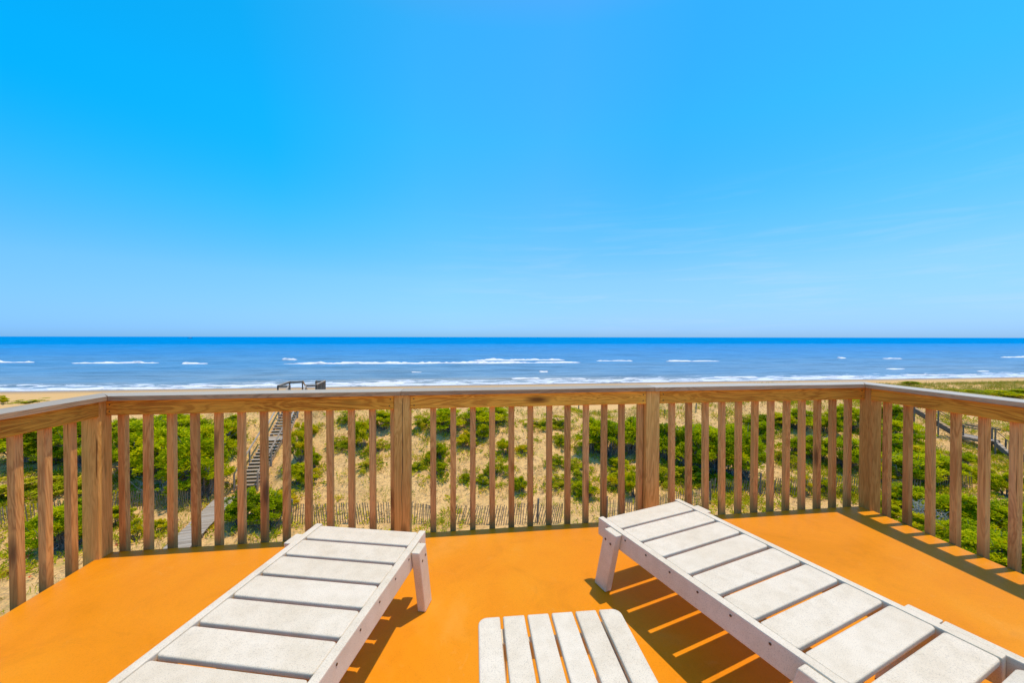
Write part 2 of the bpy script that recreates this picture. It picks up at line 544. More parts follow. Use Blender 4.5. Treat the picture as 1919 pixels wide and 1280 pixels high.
BOARDS = {}
def board(L, W, H, mat, bev=0.003, top=None, seg=1):
    """box centred on the origin, length L along local X; optional second material on the +Z face"""
    key = (round(L, 4), round(W, 4), round(H, 4), mat.name, bev, top.name if top else None, seg)
    if key in BOARDS:
        return BOARDS[key]
    bm = bmesh.new()
    bmesh.ops.create_cube(bm, size=1.0)
    bmesh.ops.scale(bm, vec=(L, W, H), verts=bm.verts)
    if bev > 0:
        bmesh.ops.bevel(bm, geom=bm.edges[:], offset=bev, segments=seg, affect='EDGES', profile=0.6)
    if top:
        for f in bm.faces:
            if f.normal.z > 0.5:
                f.material_index = 1
    BOARDS[key] = mesh_from(bm, "board", mat, *([top] if top else []))
    return BOARDS[key]

def frame_mat(origin, xdir, up=Vector((0, 0, 1))):
    x = Vector(xdir).normalized()
    y = up.cross(x)
    if y.length < 1e-5:
        y = Vector((0, 1, 0))
    y.normalize()
    z = x.cross(y)
    m = Matrix((x, y, z)).transposed().to_4x4()
    m.translation = origin
    return m

def beam(name, parent, p0, p1, w, h, mat, bev=0.003, up=Vector((0, 0, 1)), top=None):
    p0, p1 = Vector(p0), Vector(p1)
    return put(name, board((p1 - p0).length, w, h, mat, bev, top), parent, frame_mat((p0 + p1) / 2, p1 - p0, up))

UPR = Matrix.Rotation(R(-90), 4, 'Y')       # local X -> world +Z
def upright(name, parent, x, y, z0, z1, wx, wy, mat, bev=0.003, lean=None):
    m = Matrix.Translation((x, y, (z0 + z1) / 2))
    if lean is not None:
        m = m @ lean
    return put(name, board(z1 - z0, wy, wx, mat, bev), parent, m @ UPR)

def screw_mesh(r=0.0045):
    bm = bmesh.new()
    bmesh.ops.create_cone(bm, cap_ends=True, segments=10, radius1=r, radius2=r * 0.85, depth=0.003)
    return mesh_from(bm, "screw", M['screw'])
SCREW = screw_mesh()
SCREW_BIG = screw_mesh(0.006)

ORD = ['zeroth', 'first', 'second', 'third', 'fourth', 'fifth', 'sixth', 'seventh', 'eighth', 'ninth', 'tenth', 'eleventh',
       'twelfth', 'thirteenth', 'fourteenth', 'fifteenth', 'sixteenth']

# ------------------------------------------------------------------ terrain
SEA_Z = -11.2
def sstep(a, b, x):
    t = min(1.0, max(0.0, (x - a) / (b - a)))
    return t * t * (3 - 2 * t)

def lerp_tab(tab, x):
    if x <= tab[0][0]:
        return tab[0][1]
    for (x0, v0), (x1, v1) in zip(tab, tab[1:]):
        if x <= x1:
            t = (x - x0) / (x1 - x0)
            t = t * t * (3 - 2 * t)
            return v0 + (v1 - v0) * t
    return tab[-1][1]

FOOT = [(-60, 25.5), (-26, 25.5), (-14, 25.4), (-9, 22.8), (0, 22.2), (9, 21.6), (15, 22.8), (22, 22.6), (27, 22.4), (34, 23.0), (45, 25.0), (80, 29.0)]
CREST = [(-80, -6.5), (-40, -6.8), (-28, -6.2), (-19, -4.6), (-12, -4.7), (-4, -4.8), (3, -5.1), (8, -5.9), (13, -6.25), (18, -6.0), (24, -5.5), (31, -5.4), (45, -5.9), (80, -6.9), (140, -7.8)]
CRESTY = [(-80, 37.0), (-20, 35.5), (0, 35.0), (13, 34.0), (25, 34.5), (45, 39.0), (80, 45.0), (140, 52.0)]
STAIR_LINE, STAIR_LINE_R = [], []
RT, RM0, RM1, RB = at_depth(1706, 762, 36.0), at_depth(1796, 812, 34.7), at_depth(1862, 828, 32.4), at_depth(1915, 872, 31.4)
RM0.z = RM1.z = (RM0.z + RM1.z) / 2
SA, SB, SC_, SD = at_depth(461, 915, 25.2), at_depth(512, 824, 28.9), at_depth(521, 815, 29.9), at_depth(557, 743, 34.8)
SC_.z = SB.z
def ground_z(x, y):
    foot = lerp_tab(FOOT, x)
    cy = lerp_tab(CRESTY, x)
    cz = lerp_tab(CREST, x)
    low = -8.7
    if y < cy:
        t = min(1.0, max(0.0, (y - foot) / (cy - foot)))
        s = 0.62 * t + 0.38 * t * t * (3 - 2 * t)
        z = low + (cz - low) * s
    else:
        broad = sstep(24, 44, x)
        t = sstep(cy + 2 + 9 * broad, cy + 14 + 11 * broad, y)
        by = -10.0 - 1.2 * sstep(60, 100, y)
        z = cz + (by - cz) * t
    amp = 0.0
    if 8 < y < 60 and -90 < x < 140:
        amp = sstep(8, 20, y) * (1 - sstep(46, 60, y))
        z += amp * (0.55 * noise.noise((x * 0.16, y * 0.16, 3.1)) + 0.22 * noise.noise((x * 0.45, y * 0.45, 8.2)) + 0.07 * noise.noise((x * 1.5, y * 1.5, 1.7))) * (0.35 + 0.65 * sstep(foot - 1, foot + 3, y))
    if -24 < x < -11 and 24 < y < 38:             # the stairs stand clear of the sand
        for (ax, ay, az), (bx_, by_, bz) in STAIR_LINE:
            vx, vy = bx_ - ax, by_ - ay
            tt = min(1.0, max(0.0, ((x - ax) * vx + (y - ay) * vy) / (vx * vx + vy * vy)))
            dd = math.hypot(x - ax - tt * vx, y - ay - tt * vy)
            lim = az + (bz - az) * tt - 0.32
            if z > lim:
                z += (lim - z) * (1 - sstep(0.9, 2.4, dd))
    if 33 < x < 52 and 20 < y < 36:
        for (ax, ay, az), (bx_, by_, bz) in STAIR_LINE_R:
            vx, vy = bx_ - ax, by_ - ay
            tt = min(1.0, max(0.0, ((x - ax) * vx + (y - ay) * vy) / (vx * vx + vy * vy)))
            dd = math.hypot(x - ax - tt * vx, y - ay - tt * vy)
            lim = az + (bz - az) * tt - 0.35
            if z > lim:
                z += (lim - z) * (1 - sstep(0.9, 3.0, dd))
    if y >= 60:
        z += 0.06 * noise.noise((x * 0.05, y * 0.12, 0.4)) * (1 - sstep(94, 99, y))
    if y > 96:
        z = min(z, -11.15 - (y - 100.5) * 0.055)
    return z

STAIR_LINE_R += [(tuple(RB), tuple(RM1)), (tuple(RM1), tuple(RM0)), (tuple(RM0), tuple(RT))]
STAIR_LINE += [(tuple(SA), tuple(SB)), (tuple(SB), tuple(SC_)), (tuple(SC_), tuple(SD))]
def hit(px, py, dmin=12.0, dmax=90.0):
    r = ray(px, py)
    t = dmin
    prev = None
    while t < dmax:
        p = EYE + r * t
        g = p.z - ground_z(p.x, p.y)
        if g <= 0:
            if prev is not None:
                t -= 0.25 * (-g) / (prev - g + 1e-9)
                p = EYE + r * t
            return p
        prev = g
        t += 0.25
    return EYE + r * dmax

def graded(lo, hi, near_lo, near_hi, step, grow=1.25):
    a = list(np.arange(near_lo, near_hi + 1e-6, step))
    s, v = step, near_hi
    while v < hi:
        s *= grow
        v += s
        a.append(min(v, hi))
    s, v = step, near_lo
    b = []
    while v > lo:
        s *= grow
        v -= s
        b.append(max(v, lo))
    return sorted(set(b + a))

def sheet(name, xs, ys, zf, mat, smooth=True):
    nx, ny = len(xs), len(ys)
    verts = [(x, y, zf(x, y)) for y in ys for x in xs]
    faces = [(j * nx + i, j * nx + i + 1, (j + 1) * nx + i + 1, (j + 1) * nx + i) for j in range(ny - 1) for i in range(nx - 1)]
    me = bpy.data.meshes.new(name)
    me.from_pydata(verts, [], faces)
    me.materials.append(mat)
    if smooth:
        me.polygons.foreach_set('use_smooth', [True] * len(faces))
    return me

xs = graded(-4000, 4000, -42, 58, 0.5, 1.22)
ys = sorted(set(graded(-400, 16, 16, 16.01, 2.0, 1.5) + list(np.arange(16, 48, 0.42)) + list(np.arange(48, 112, 1.6))))
ground = put("dune_sand_ground", sheet("ground", xs, ys, ground_z, M['sand']))
ground['kind'] = 'structure'

# ------------------------------------------------------------------ sea
def sea_mat():
    m, nt, b = new_mat("sea_water")
    L = nt.links
    co = obj_coord(nt, False)
    sx = nt.nodes.new("ShaderNodeSeparateXYZ")
    L.new(co, sx.inputs[0])
    y = sx.outputs[1]
    # streaky noise, long along the coast
    def streak(sx_, sy_, det, loc=0.0):
        mp = N(nt, "ShaderNodeMapping")
        mp.inputs['Scale'].default_value = (sx_, sy_, 1)
        mp.inputs['Location'].default_value = (loc, loc * 0.7, 0)
        L.new(co, mp.inputs[0])
        n = N(nt, "ShaderNodeTexNoise", Scale=1.0, Detail=det, Roughness=0.6)
        L.new(mp.outputs[0], n.inputs['Vector'])
        return n.outputs[0]
    big = streak(0.006, 0.022, 4.0)
    mid = streak(0.03, 0.14, 5.0, 4.0)
    fine = streak(0.25, 0.9, 4.0, 9.0)
    # silt-laden shallows to clear deep water
    yw = math_n(nt, 'MULTIPLY_ADD', math_n(nt, 'SUBTRACT', big, 0.5), 160.0, y)
    d = nt.nodes.new("ShaderNodeMapRange")
    d.inputs[1].default_value, d.inputs[2].default_value = 100.0, 900.0
    L.new(yw, d.inputs[0])
    c = ramp(nt, [(0.0, (0.26, 0.30, 0.30)), (0.025, (0.17, 0.28, 0.37)), (0.12, (0.09, 0.25, 0.43)), (0.30, (0.04, 0.225, 0.49)), (0.55, (0.004, 0.235, 0.56)), (1.0, (0.0, 0.24, 0.58))], d.outputs[0]).outputs[0]
    rip = streak(0.10, 0.42, 6.0, 21.0)
    dk = ramp(nt, [(0.34, (0.62, 0.62, 0.62)), (0.48, (1, 1, 1)), (0.66, (1.18, 1.14, 1.1))], mid)
    c = mixc(nt, 0.85, c, dk.outputs[0], 'MULTIPLY')
    dk2 = ramp(nt, [(0.36, (0.68, 0.68, 0.68)), (0.5, (1, 1, 1)), (0.66, (1.22, 1.16, 1.1))], rip)
    c = mixc(nt, 0.8, c, dk2.outputs[0], 'MULTIPLY')
    # foam left by the shore break
    mpf = N(nt, "ShaderNodeMapping")
    mpf.inputs['Scale'].default_value = (0.16, 0.42, 1)
    L.new(co, mpf.inputs[0])
    fo = N(nt, "ShaderNodeTexNoise", Scale=1.0, Detail=9.0, Roughness=0.72, Distortion=0.7)
    L.new(mpf.outputs[0], fo.inputs['Vector'])
    near = ramp(nt, [(0.0, (0.545, 0.545, 0.545)), (0.5, (0.46, 0.46, 0.46)), (1.0, (0.2, 0.2, 0.2))])
    nr = nt.nodes.new("ShaderNodeMapRange")
    nr.inputs[1].default_value, nr.inputs[2].default_value = 101.0, 122.0
    L.new(math_n(nt, 'MULTIPLY_ADD', math_n(nt, 'SUBTRACT', mid, 0.5), 22.0, y), nr.inputs[0])
    L.new(nr.outputs[0], near.inputs[0])
    ff = nt.nodes.new("ShaderNodeMapRange")
    ff.inputs[1].default_value, ff.inputs[2].default_value = -0.03, 0.03
    L.new(math_n(nt, 'SUBTRACT', near.outputs[0], fo.outputs[0]), ff.inputs[0])
    c = mixc(nt, math_n(nt, 'MULTIPLY', ff.outputs[0], 0.9), c, (0.80, 0.82, 0.83))
    L.new(c, b.inputs['Base Color'])
    b.inputs['Roughness'].default_value = 0.32
    b.inputs['IOR'].default_value = 1.333
    spf = nt.nodes.new("ShaderNodeMapRange")
    spf.inputs[1].default_value, spf.inputs[2].default_value = 150.0, 700.0
    spf.inputs[3].default_value, spf.inputs[4].default_value = 0.13, 0.0
    L.new(y, spf.inputs[0])
    L.new(spf.outputs[0], b.inputs['Specular IOR Level'])
    bp = N(nt, "ShaderNodeBump", Strength=1.0, Distance=1.4)
    hgt = math_n(nt, 'MULTIPLY_ADD', fine, 0.25, mid)
    L.new(hgt, bp.inputs['Height'])
    L.new(bp.outputs[0], b.inputs['Normal'])
    return m
M['sea'] = sea_mat()
def foam_mat():
    m, nt, b = new_mat("wave_foam")
    n = N(nt, "ShaderNodeTexNoise", Scale=0.9, Detail=6.0, Roughness=0.7)
    mp = N(nt, "ShaderNodeMapping")
    mp.inputs['Scale'].default_value = (0.35, 1.0, 1.0)
    nt.links.new(obj_coord(nt), mp.inputs[0])
    nt.links.new(mp.outputs[0], n.inputs['Vector'])
    c = ramp(nt, [(0.34, (0.42, 0.46, 0.50)), (0.5, (0.80, 0.80, 0.79)), (0.8, (0.86, 0.85, 0.84))], n.outputs[0])
    nt.links.new(c.outputs[0], b.inputs['Base Color'])
    b.inputs['Roughness'].default_value = 0.9
    return m
M['foam'] = foam_mat()

def sea_z(x, y):
    a = sstep(101, 106, y) * (1 - sstep(260, 420, y))
    if a <= 0 or abs(x) > 900:
        return SEA_Z
    ph = y * 0.36 + 2.2 * noise.noise((x * 0.02, y * 0.01, 0)) + 0.02 * x
    am = 0.5 + 0.9 * noise.noise((x * 0.014, y * 0.035, 5.0))
    z = 0.26 * max(0, am) * (0.5 + 0.5 * math.sin(ph)) ** 3 + 0.10 * noise.noise((x * 0.12, y * 0.3, 2.0))
    return SEA_Z + a * z

xs = graded(-60000, 60000, -260, 380, 3.2, 1.35)
ys = sorted(set(list(np.arange(98, 260, 1.5)) + graded(260, 60000, 260, 260.01, 2.0, 1.22)))
sea = put("sea_water", sheet("sea", xs, ys, sea_z, M['sea']))
sea['kind'] = 'structure'

def breaker(px0, px1, py, height, depth, seed):
    """a breaking wave: a foam crest with a ragged edge, standing on the sea"""
    p0, p1 = on_plane(px0, py, SEA_Z), on_plane(px1, py, SEA_Z)
    p1.y = p0.y + (p1.y - p0.y) * 0.5
    n = max(14, int((p1 - p0).length / 1.1))
    prof = [(-1.0, 0.0), (-0.62, 0.5), (-0.3, 0.9), (0.0, 1.0), (0.25, 0.7), (0.6, 0.0)]
    verts, faces = [], []
    org = (p0 + p1) / 2
    for i in range(n + 1):
        t = i / n
        c = p0.lerp(p1, t) - org
        c.y += 1.6 * noise.noise((c.x * 0.045 + seed * 7, 0, seed)) + 0.7 * noise.noise((c.x * 0.2, 3, seed))
        taper = min(1, t / 0.08, (1 - t) / 0.08)
        rag = 0.62 + 0.75 * noise.noise((c.x * 0.13, 9.0, seed)) + 0.5 * noise.noise((c.x * 0.6, 2.0, seed))
        hh = height * max(0.06, taper * rag)
        dd = depth * max(0.12, taper * (0.7 + 0.7 * noise.noise((c.x * 0.17, 4.0, seed + 3))))
        for (u, v) in prof:
            verts.append((c.x + 0.3 * noise.noise((c.x * 0.9, u * 3, seed)), c.y + u * dd + 0.25 * noise.noise((c.x * 0.8, u * 2 + 5, seed)), v * hh - (0.05 if v == 0 else 0)))
    k = len(prof)
    for i in range(n):
        for j in range(k - 1):
            faces.append((i * k + j, (i + 1) * k + j, (i + 1) * k + j + 1, i * k + j + 1))
    me = bpy.data.meshes.new("breaking_wave")
    me.from_pydata(verts, [], faces)
    me.materials.append(M['foam'])
    me.polygons.foreach_set('use_smooth', [True] * len(faces))
    org.z = SEA_Z + 0.06
    put("breaking_wave", me, sea, Matrix.Translation(org))

for i, (a, b_, y_, h_, d_) in enumerate([
        (-40, 62, 679.5, 0.9, 3.0), (135, 292, 681, 0.75, 2.6), (340, 386, 682, 0.6, 2.2),
        (528, 558, 675, 1.1, 2.5), (532, 1010, 682, 1.0, 3.4), (888, 1060, 675.5, 0.95, 2.6), (1000, 1090, 680, 0.6, 3.0),
        (1118, 1186, 677, 0.6, 2.4), (1248, 1352, 677.5, 0.7, 2.4), (1568, 1582, 671.5, 0.8, 2), (1655, 1692, 672.5, 0.5, 2),
        (1874, 1990, 670, 0.9, 2.6), (1664, 1700, 692, 0.35, 1.6), (956, 1012, 710, 0.5, 1.5), (1010, 1026, 697, 0.45, 1.2), (770, 790, 698, 0.25, 0.8),
        (1170, 1200, 710.5, 0.3, 0.9), (1340, 1420, 707, 0.35, 1.0), (1690, 1850, 703.5, 0.3, 1.1), (1835, 1860, 696.5, 0.25, 0.8),
        (-30, 52, 731.5, 0.35, 1.2), (85, 190, 730, 0.4, 1.5), (190, 330, 729, 0.3, 1.2), (330, 520, 724, 0.4, 1.4),
        (610, 760, 719.5, 0.4, 1.5), (700, 860, 716.5, 0.3, 1.2), (1450, 1640, 708.5, 0.28, 0.8), (1020, 1100, 711, 0.28, 0.9)]):
    breaker(a, b_, y_, h_ * (0.7 if y_ > 700 else 1.0), d_, i + 1.3)

# ------------------------------------------------------------------ the deck
DX0, DX1, DY1 = -2.13, 3.05, 2.588
deck = put("deck_floor", board(DX1 - DX0, DY1 + 3.4, 0.03, M['deck'], 0.004), None, Matrix.Translation(((DX0 + DX1) / 2, (DY1 - 3.4) / 2, -0.015)))
deck['kind'] = 'structure'
beam("rim_joist", deck, (DX0 + 0.01, DY1 - 0.022, -0.152), (DX1 - 0.01, DY1 - 0.022, -0.152), 0.038, 0.24, M['post_wood'])
beam("rim_joist", deck, (DX0 + 0.022, -3.3, -0.152), (DX0 + 0.022, DY1 - 0.045, -0.152), 0.038, 0.24, M['post_wood'])
beam("rim_joist", deck, (DX1 - 0.022, -3.3, -0.152), (DX1 - 0.022, DY1 - 0.045, -0.152), 0.038, 0.24, M['post_wood'])
for x in np.arange(DX0 + 0.45, DX1 - 0.2, 0.41):
    beam("joist", deck, (x, -3.3, -0.152), (x, DY1 - 0.045, -0.152), 0.038, 0.235, M['post_wood'])
for x in (DX0 + 0.3, 0.45, DX1 - 0.3):
    upright("piling", deck, x, 2.3, -9.5, -0.275, 0.2, 0.2, M['gray_wood'])

railing = thing("deck_railing", "weathered brown timber railing of posts and square balusters around the orange deck", "railing", (0, DY1, 0))
VERT = []                                     # (pixel x, is_post) of the uprights, for wording the labels
def jit(a):
    return random.uniform(-a, a)
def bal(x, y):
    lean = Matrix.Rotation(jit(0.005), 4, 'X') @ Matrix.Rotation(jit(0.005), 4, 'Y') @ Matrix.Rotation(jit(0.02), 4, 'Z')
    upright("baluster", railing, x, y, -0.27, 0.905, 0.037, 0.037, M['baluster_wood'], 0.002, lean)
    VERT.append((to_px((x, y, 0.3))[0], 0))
PW = 0.09
# posts
POSTS = [(-2.145, 2.548), (-0.395, 2.595), (1.323, 2.595), (3.067, 2.548)]
for i, (x, y) in enumerate(POSTS):
    upright("post", railing, x, y, -0.27, 0.922, PW if i in (0, 3) else 0.10, PW, M['post_wood'], 0.004)
    VERT.append((to_px((x, y, 0.3))[0], i + 1))
# front balusters sit behind the rail on the outside of the rim
BY = DY1 + 0.0205
for k in range(13):
    bal(-2.069 + 0.1328 * k + 0.0185, BY)
for k in range(11):
    bal(-0.219 + 0.1317 * k + 0.0185, BY)
bal(1.250, BY)
for k in range(12):
    bal(1.478 + 0.1313 * k + 0.0185, BY)
for k in range(24):
    bal(DX0 - 0.0205, 2.40 - 0.1305 * k + 0.0)
    bal(DX1 + 0.0205, 2.432 - 0.1318 * k)
# side posts further back, out of view
for y in (0.62, -1.4):
    upright("post", railing, DX0 - 0.012, y, -0.27, 0.922, PW, PW, M['post_wood'])
    upright("post", railing, DX1 + 0.012, y, -0.27, 0.922, PW, PW, M['post_wood'])
# rails (2x4 on edge) between the posts
RZ0, RZ1 = 0.832, 0.922
RY = DY1 - 0.0195
def rail(p0, p1):
    return beam("rail", railing, p0, p1, 0.038, RZ1 - RZ0, M['rail_wood'], 0.003)
zc = (RZ0 + RZ1) / 2
rail((-2.098, RY, zc), (-0.447, RY, zc))
rail((-0.343, RY, zc), (1.271, RY, zc))
rail((1.375, RY, zc), (3.020, RY, zc))
rail((DX0 + 0.0195, 0.667, zc), (DX0 + 0.0195, 2.500, zc))
rail((DX0 + 0.0195, -1.353, zc), (DX0 + 0.0195, 0.573, zc))
rail((DX1 - 0.0195, 0.667, zc), (DX1 - 0.0195, 2.500, zc))
rail((DX1 - 0.0195, -1.353, zc), (DX1 - 0.0195, 0.573, zc))
# caps (5/4x6) with mitred corners
CZ = 0.9375
CW, CT = 0.142, 0.029
def cap(pts):
    """pts: four corners, counter-clockwise from above"""
    c = sum((Vector(p) for p in pts), Vector((0, 0))) / 4
    ax = (Vector(pts[1]) - Vector(pts[0])).normalized()
    bm = bmesh.new()
    m = Matrix(((ax.x, ax.y), (-ax.y, ax.x)))
    n = 26
    rows = []
    q = [m @ (Vector(p) - c) for p in pts]
    for i in range(n + 1):
        t = i / n
        a, b2 = q[0].lerp(q[1], t), q[3].lerp(q[2], t)
        wz = 0.0012 * noise.noise((a.x * 1.7, 3.3, c.x))
        wy = 0.0016 * noise.noise((a.x * 1.3, 8.3, c.y))
        rows.append([bm.verts.new((a.x, a.y + wy, -CT / 2 + wz)), bm.verts.new((a.x, a.y + wy, CT / 2 + wz - 0.003)), bm.verts.new((a.x, a.y + wy + 0.0035, CT / 2 + wz)),
                     bm.verts.new((b2.x, b2.y + wy - 0.0035, CT / 2 + wz)), bm.verts.new((b2.x, b2.y + wy, CT / 2 + wz - 0.003)), bm.verts.new((b2.x, b2.y + wy, -CT / 2 + wz))])
    for r0, r1 in zip(rows, rows[1:]):
        for j in range(6):
            f = bm.faces.new((r0[j], r1[j], r1[(j + 1) % 6], r0[(j + 1) % 6]))
            f.material_index = 1 if j in (1, 2, 3) else 0
    bm.faces.new(rows[0])
    bm.faces.new(rows[-1][::-1])
    bmesh.ops.recalc_face_normals(bm, faces=bm.faces)
    me = mesh_from(bm, "cap", M['cap_side'], M['cap_top'])
    mw = Matrix.Translation((c.x, c.y, CZ)) @ Matrix.Rotation(math.atan2(ax.y, ax.x), 4, 'Z')
    put("cap_rail", me, railing, mw)
g = 0.0015
yi, yo = DY1 - 0.063, DY1 - 0.063 + CW
xli, xlo = DX0 + 0.060, DX0 + 0.060 - CW
xri, xro = DX1 - 0.060, DX1 - 0.060 + CW
cap([(xli + g, yi), (-0.399, yi), (-0.399, yo), (xlo + g, yo)])
cap([(-0.396, yi), (1.322, yi), (1.322, yo), (-0.396, yo)])
cap([(1.325, yi), (xri - g, yi), (xro - g, yo), (1.325, yo)])
cap([(xlo, yo - g), (xlo, -1.45), (xli, -1.45), (xli, yi - g)])
cap([(xri, yi - g), (xri, -1.45), (xro, -1.45), (xro, yo - g)])
# the long drying split down the second post
bm = bmesh.new()
prev_ = None
for i in range(40):
    t_ = i / 39
    z_ = 0.905 - 0.86 * t_
    x_ = 0.006 + 0.006 * noise.noise((t_ * 5, 1.0, 2.0)) + 0.002 * noise.noise((t_ * 23, 4.0, 2.0)) - 0.010 * t_
    w_ = 0.0008 + 0.0019 * max(0.0, 0.5 + 0.8 * noise.noise((t_ * 7, 7.0, 1.0))) * math.sin(math.pi * min(1, 0.15 + t_))
    cur = (bm.verts.new((x_ - w_, -0.0006, z_)), bm.verts.new((x_ + w_, -0.0006, z_)))
    if prev_:
        bm.faces.new((prev_[0], prev_[1], cur[1], cur[0]))
    prev_ = cur
put("split", mesh_from(bm, "split", plain("split_dark", (0.035, 0.02, 0.01), 0.9)), railing, Matrix.Translation((POSTS[1][0], POSTS[1][1] - PW / 2, 0)))
# screws at the rail ends and the bright bracket at the left corner
MX90 = Matrix.Rotation(R(90), 4, 'X')
for x in (-2.075, -0.47, -0.32, 1.25, 1.398, 2.99):
    for dz in (0.02, -0.022):
        put("screw", SCREW, railing, Matrix.Translation((x + jit(0.004), RY - 0.0195, zc + dz)) @ MX90)
beam("corner_bracket", railing, (-2.1035, 2.485, RZ0 + 0.004), (-2.1035, 2.490, RZ1 - 0.012), 0.003, 0.008, M['brass'], 0.0)

# ------------------------------------------------------------------ sun loungers
def slat_mesh(L, W, H, name="slat", corner=0.012):
    """rounded plank, long along local X, with rounded plan corners and a softly crowned top"""
    bm = bmesh.new()
    bmesh.ops.create_cube(bm, size=1.0)
    bmesh.ops.scale(bm, vec=(L, W, H), verts=bm.verts)
    vert_edges = [e for e in bm.edges if abs(e.verts[0].co.z - e.verts[1].co.z) > H * 0.5]
    bmesh.ops.bevel(bm, geom=vert_edges, offset=corner, segments=4, affect='EDGES', profile=0.5)
    rim = [e for e in bm.edges if len(e.link_faces) == 2 and abs(e.link_faces[0].normal.z - e.link_faces[1].normal.z) > 0.5]
    bmesh.ops.bevel(bm, geom=rim, offset=0.0055, segments=3, affect='EDGES', profile=0.5)
    me = mesh_from(bm, name, M['plastic'])
    return me

def make_lounger(label):
    """local: x to the right seen from the head, y towards the foot end (foot end at y = 0), z up"""
    t = thing("sun_lounger", label, "sun lounger")
    HW, ZT, ZB = 0.2935, 0.331, 0.240
    P = M['plastic']
    def bx(name, x0, x1, y0, y1, z0, z1, bev=0.004, par=t):
        dx, dy, dz = x1 - x0, y1 - y0, z1 - z0
        m = Matrix.Translation(((x0 + x1) / 2, (y0 + y1) / 2, (z0 + z1) / 2))
        if dy >= dx:
            return putl(name, board(dy, dx, dz, P, bev, None, 2), par, m @ Matrix.Rotation(R(90), 4, 'Z'))
        return putl(name, board(dx, dy, dz, P, bev, None, 2), par, m)
    for s in (-1, 1):
        x0, x1 = sorted((s * HW, s * (HW - 0.032)))
        rl = bx("side_rail", x0, x1, -1.243, 0.0, ZB, ZT)
        for k in range(9):
            yk = -0.076 - 0.138 * k
            putl("screw", SCREW, t, Matrix.Translation((s * (HW + 0.0006), yk, ZT - 0.022)) @ Matrix.Rotation(R(90), 4, 'Y'))
        # splayed legs on the outside of the rails
        for (yt0, yt1, yb0, yb1) in ((-0.193, -0.103, -0.111, -0.021), (-1.098, -1.006, -1.018, -0.926), (-1.93, -1.84, -2.01, -1.92)):
            xa, xb = sorted((s * (HW + 0.001), s * (HW + 0.040)))
            bm = bmesh.new()
            vs = [bm.verts.new(v) for v in ((xa, yb0, 0.001), (xb, yb0, 0.001), (xb, yb1, 0.001), (xa, yb1, 0.001), (xa, yt0, 0.327), (xb, yt0, 0.327), (xb, yt1, 0.327), (xa, yt1, 0.327))]
            for f in ((3, 2, 1, 0), (4, 5, 6, 7), (0, 1, 5, 4), (1, 2, 6, 5), (2, 3, 7, 6), (3, 0, 4, 7)):
                bm.faces.new([vs[i] for i in f])
            bmesh.ops.recalc_face_normals(bm, faces=bm.faces)
            bmesh.ops.bevel(bm, geom=bm.edges[:], offset=0.005, segments=2, affect='EDGES', profile=0.5)
            lg = putl("leg", mesh_from(bm, "leg", P), t)
            ym = (yt0 + yt1) / 2
            for dy, dz in ((-0.016, 0.270), (0.022, 0.277)):
                putl("screw", SCREW_BIG, lg, Matrix.Translation((s * (HW + 0.0405), ym + dy + 0.012, dz)) @ Matrix.Rotation(R(90), 4, 'Y'))
        xa, xb = sorted((s * (HW + 0.002), s * (HW + 0.038)))
        bx("head_rail", xa, xb, -2.02, -1.101, 0.240, 0.329)
    sm = slat_mesh(0.520, 0.1205, 0.022)
    for k in range(9):
        putl("slat", sm, t, Matrix.Translation((0, -0.077 - 0.138 * k, ZT - 0.0125)) @ Matrix.Rotation(jit(0.002), 4, 'Z'))
    # reclined back, hinged behind the last seat slat
    tilt = Matrix.Translation((0, -1.275, 0.300)) @ Matrix.Rotation(R(-24), 4, 'X')
    back = putl("backrest", board(0.52, 0.035, 0.05, P, 0.004, None, 2), t, tilt @ Matrix.Translation((0, -0.04, -0.035)))
    bm_ = back.matrix_basis.inverted()
    for s in (-1, 1):
        putl("back_rail", board(0.74, 0.03, 0.07, P, 0.004, None, 2), back, bm_ @ tilt @ Matrix.Translation((s * 0.245, -0.37, -0.035)) @ Matrix.Rotation(R(90), 4, 'Z'))
    for k in range(6):
        putl("slat", sm, back, bm_ @ tilt @ Matrix.Translation((0, -0.062 - 0.130 * k, 0.012)))
    return t

def dup(root, label, mw):
    r = root.copy()
    link(r)
    r.matrix_basis = mw
    r['label'] = label
    def kids(src, dst):
        for ch in list(src.children):
            c = ch.copy()
            link(c)
            c.parent = dst
            c.matrix_parent_inverse = ch.matrix_parent_inverse.copy()
            c.matrix_basis = ch.matrix_basis.copy()
            kids(ch, c)
    kids(root, r)
    return r

def axis_mat(d_angle, s, n):
    """lounger axis at d_angle (degrees from +X), its foot end at distance s along the axis and its centre line n to the right"""
    d = Vector((math.cos(R(d_angle)), math.sin(R(d_angle)), 0))
    nn = Vector((d.y, -d.x, 0))
    o = d * s + nn * n
    return Matrix.Translation(o) @ Matrix.Rotation(R(d_angle - 90), 4, 'Z')

l1 = make_lounger("white slatted sun lounger on the left, its foot end near the second railing post")
l1['group'] = "white sun loungers on the deck"
l1.matrix_basis = axis_mat(75.4, 1.838, -0.966)
l2 = dup(l1, "white slatted sun lounger on the right, casting striped shadow beside the small table", axis_mat(107.0, 1.683, 1.560))

